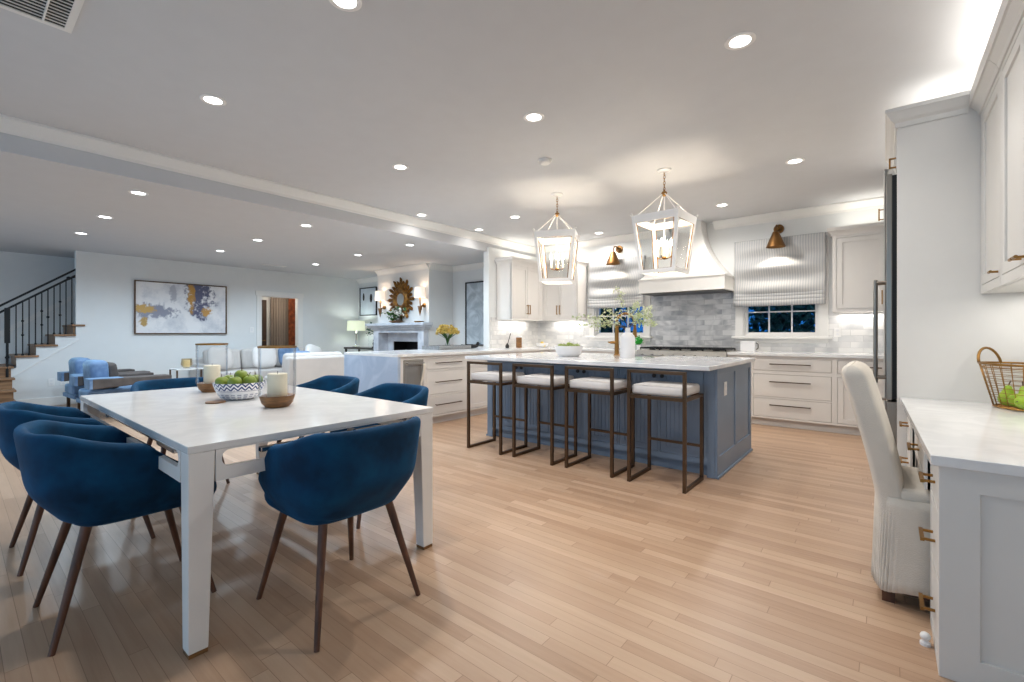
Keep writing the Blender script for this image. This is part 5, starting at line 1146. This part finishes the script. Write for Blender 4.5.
lsconce('shaded brass wall sconce left of the sunburst mirror', -8.42); lsconce('shaded brass wall sconce right of the sunburst mirror', -7.10)
od = thing('orchid_bowl', 'low wooden bowl of white flowers on mantel under the sunburst mirror', 'plant', (-7.84, BY - 0.14, 1.3855))
obj('bowl', MB().lathe([(0.001, 0), (0.10, 0), (0.20, 0.035), (0.205, 0.045), (0.195, 0.045), (0.10, 0.012), (0.001, 0.01)], n=32, sy=0.5), 'mango', od, smooth='auto')
obj('vase', MB().lathe([(0.03, 0.012), (0.055, 0.05), (0.04, 0.10), (0.03, 0.11), (0.0, 0.11)], (0.09, 0, 0), 20), 'steeldark', od, smooth=True)
mb = MB(); lm = MB(); rnd = random.Random(9)
for _ in range(70): leafpos((0.05 + rnd.gauss(0.0, 0.10), rnd.gauss(0, 0.03), 0.20 + rnd.gauss(0, 0.06)), rnd.uniform(0.05, 0.08), rnd, mb)
for _ in range(70): leafpos((-0.06 + rnd.gauss(0.0, 0.14), rnd.gauss(0, 0.03), 0.18 + rnd.gauss(0, 0.06)), rnd.uniform(0.06, 0.10), rnd, lm)
obj('flowers', mb, 'whitepetal', od); obj('leaves', lm, 'leaf', od)
tag(obj('brass_dish', MB().lathe([(0.001, 0), (0.07, 0), (0.10, 0.02), (0.10, 0.03), (0.09, 0.03), (0.001, 0.01)], (-7.13, BY - 0.12, 1.3855), 24), 'brass', smooth='auto'), 'small brass dish at the right end of the mantel', 'dish')
# console, lamp, vase, art left of the chimney
cn = thing('console_table', 'grey console table in the corner under the table lamp', 'table', (-9.62, 6.28, 0))
obj('top', MB().box(-0.62, 0.62, -0.22, 0.22, 0.80, 0.84), 'steeldark', cn, bevel=0.003)
for s in (-1, 1):
    for q in (-1, 1): obj('leg', MB().bar((s * 0.58, q * 0.18, 0), (s * 0.58, q * 0.18, 0.80), 0.04), 'steeldark', cn)
obj('shelf', MB().box(-0.58, 0.58, -0.18, 0.18, 0.2, 0.23), 'steeldark', cn)
tl = thing('table_lamp', 'table lamp with pale green drum shade on the corner console', 'lamp', (-10.0, 6.25, 0.8405))
obj('base', MB().lathe([(0.09, 0), (0.09, 0.02), (0.03, 0.035), (0.02, 0.06), (0.018, 0.30), (0.05, 0.33), (0.018, 0.36), (0.012, 0.45), (0.0, 0.45)], n=20), 'chrome', tl, smooth=True)
obj('shade', MB().lathe([(0.215, 0.40), (0.20, 0.64), (0.196, 0.64), (0.211, 0.40)], n=36, ring=True), 'greenshade', tl, smooth='auto'); obj('bulb', MB().ball((0, 0, 0.52), 0.035), 'lenscool', tl, smooth=True)
light('table_lamp_glow', 'POINT', (0, 0, 0.55), 3.5, (0.86, 0.93, 1), size=0.06, parent=tl)
dv = thing('bud_vase', 'slim glass vase with dark foliage beside the table lamp', 'vase', (-9.35, 6.22, 0.8405))
obj('body', MB().lathe([(0.05, 0), (0.055, 0.02), (0.05, 0.25), (0.03, 0.32), (0.035, 0.36), (0.0, 0.36)], n=18), 'glass', dv, smooth=True)
mb = MB(); rnd = random.Random(4)
for _ in range(60): leafpos((rnd.gauss(0, 0.035), rnd.gauss(0, 0.035), 0.42 + rnd.gauss(0, 0.06)), 0.07, rnd, mb)
obj('foliage', mb, 'hedge', dv)
tag(obj('figurine', MB().lathe([(0.05, 0), (0.05, 0.02), (0.02, 0.04), (0.035, 0.10), (0.015, 0.15), (0.025, 0.18), (0.0, 0.205)], (-9.15, 6.18, 0.8405), 16), 'black', smooth=True), 'small black figurine at right end of the corner console', 'figurine')
am = mat('print_paper', (206, 214, 222), 0.6); n = am.node_tree.nodes; l = am.node_tree.links
ar = thing('framed_print', 'framed grey print with dark brush marks left of the chimney', 'picture', (-10.0, YL, 1.97))
obj('frame', MB().plates((-0.36, 0.36, -0.35, 0.35), [(-0.34, 0.34, -0.33, 0.33)], -0.03, 0), 'black', ar); obj('paper', MB().box(-0.34, 0.34, -0.012, -0.002, -0.33, 0.33), am, ar)
obj('brush_marks', MB().add([(-0.2 + 0.04 * math.cos(q), -0.0135, 0.12 + 0.10 * math.sin(q)) for q in [k * PI / 6 for k in range(12)]], [tuple(range(12))]).add([(0.12 + 0.055 * math.cos(q), -0.0135, 0.08 + 0.11 * math.sin(q)) for q in [k * PI / 6 for k in range(12)]], [tuple(range(12))]), 'black', ar)
# tall dark framed mirror on the right
ms = thing('leaning_mirror', 'tall black framed mirror on the wall behind the peninsula', 'mirror', (-6.12, YL, 0.93))
obj('frame', MB().plates((-0.46, 0.46, 0.0, 1.27), [(-0.435, 0.435, 0.025, 1.245)], -0.03, 0), 'black', ms); obj('panel', MB().box(-0.435, 0.435, -0.015, -0.002, 0.025, 1.245), marble('grey_art_panel', (196, 206, 212), (164, 174, 182), scale=3), ms)

# ------------------------------------------------------------------ cabinet lighting
ND = (0, 0, 0); UP = (PI, 0, 0)
def strip(name, x0, x1, y0, y1, z, up, e, col=NEUT):
    light(name, 'AREA', ((x0 + x1) / 2, (y0 + y1) / 2, z), e, col, UP if up else ND, abs(x1 - x0), abs(y1 - y0))
strip('under_cabinet_led', -5.10, -5.02, 5.95, 6.70, ZU0 - 0.012, False, 1.3)
strip('under_cabinet_led', -4.75, -4.12, 7.0, 7.06, ZU0 - 0.012, False, 1.3)
strip('under_cabinet_led', -0.45, 0.02, 7.0, 7.06, ZU0 + 0.008, False, 0.9)
strip('under_cabinet_led', 0.60, 0.68, 2.25, 3.8, ZU0 - 0.012, False, 2.4)
strip('over_cabinet_led', -5.05, -4.95, 5.95, 6.9, 2.47, True, 1.3, (1, 0.95, 0.85))
strip('over_cabinet_led', -4.8, -4.1, 6.9, 6.98, 2.47, True, 1.0, (1, 0.95, 0.85))
strip('over_cabinet_led', -0.45, 0.25, 6.9, 6.98, 2.47, True, 1.0, (1, 0.95, 0.85))
strip('over_cabinet_led', 0.45, 0.55, 2.2, 3.85, 2.63, True, 3.6, (1, 0.95, 0.88))
strip('over_cabinet_led', 0.15, 0.65, 4.0, 5.8, 2.63, True, 3.6, (1, 0.95, 0.88))
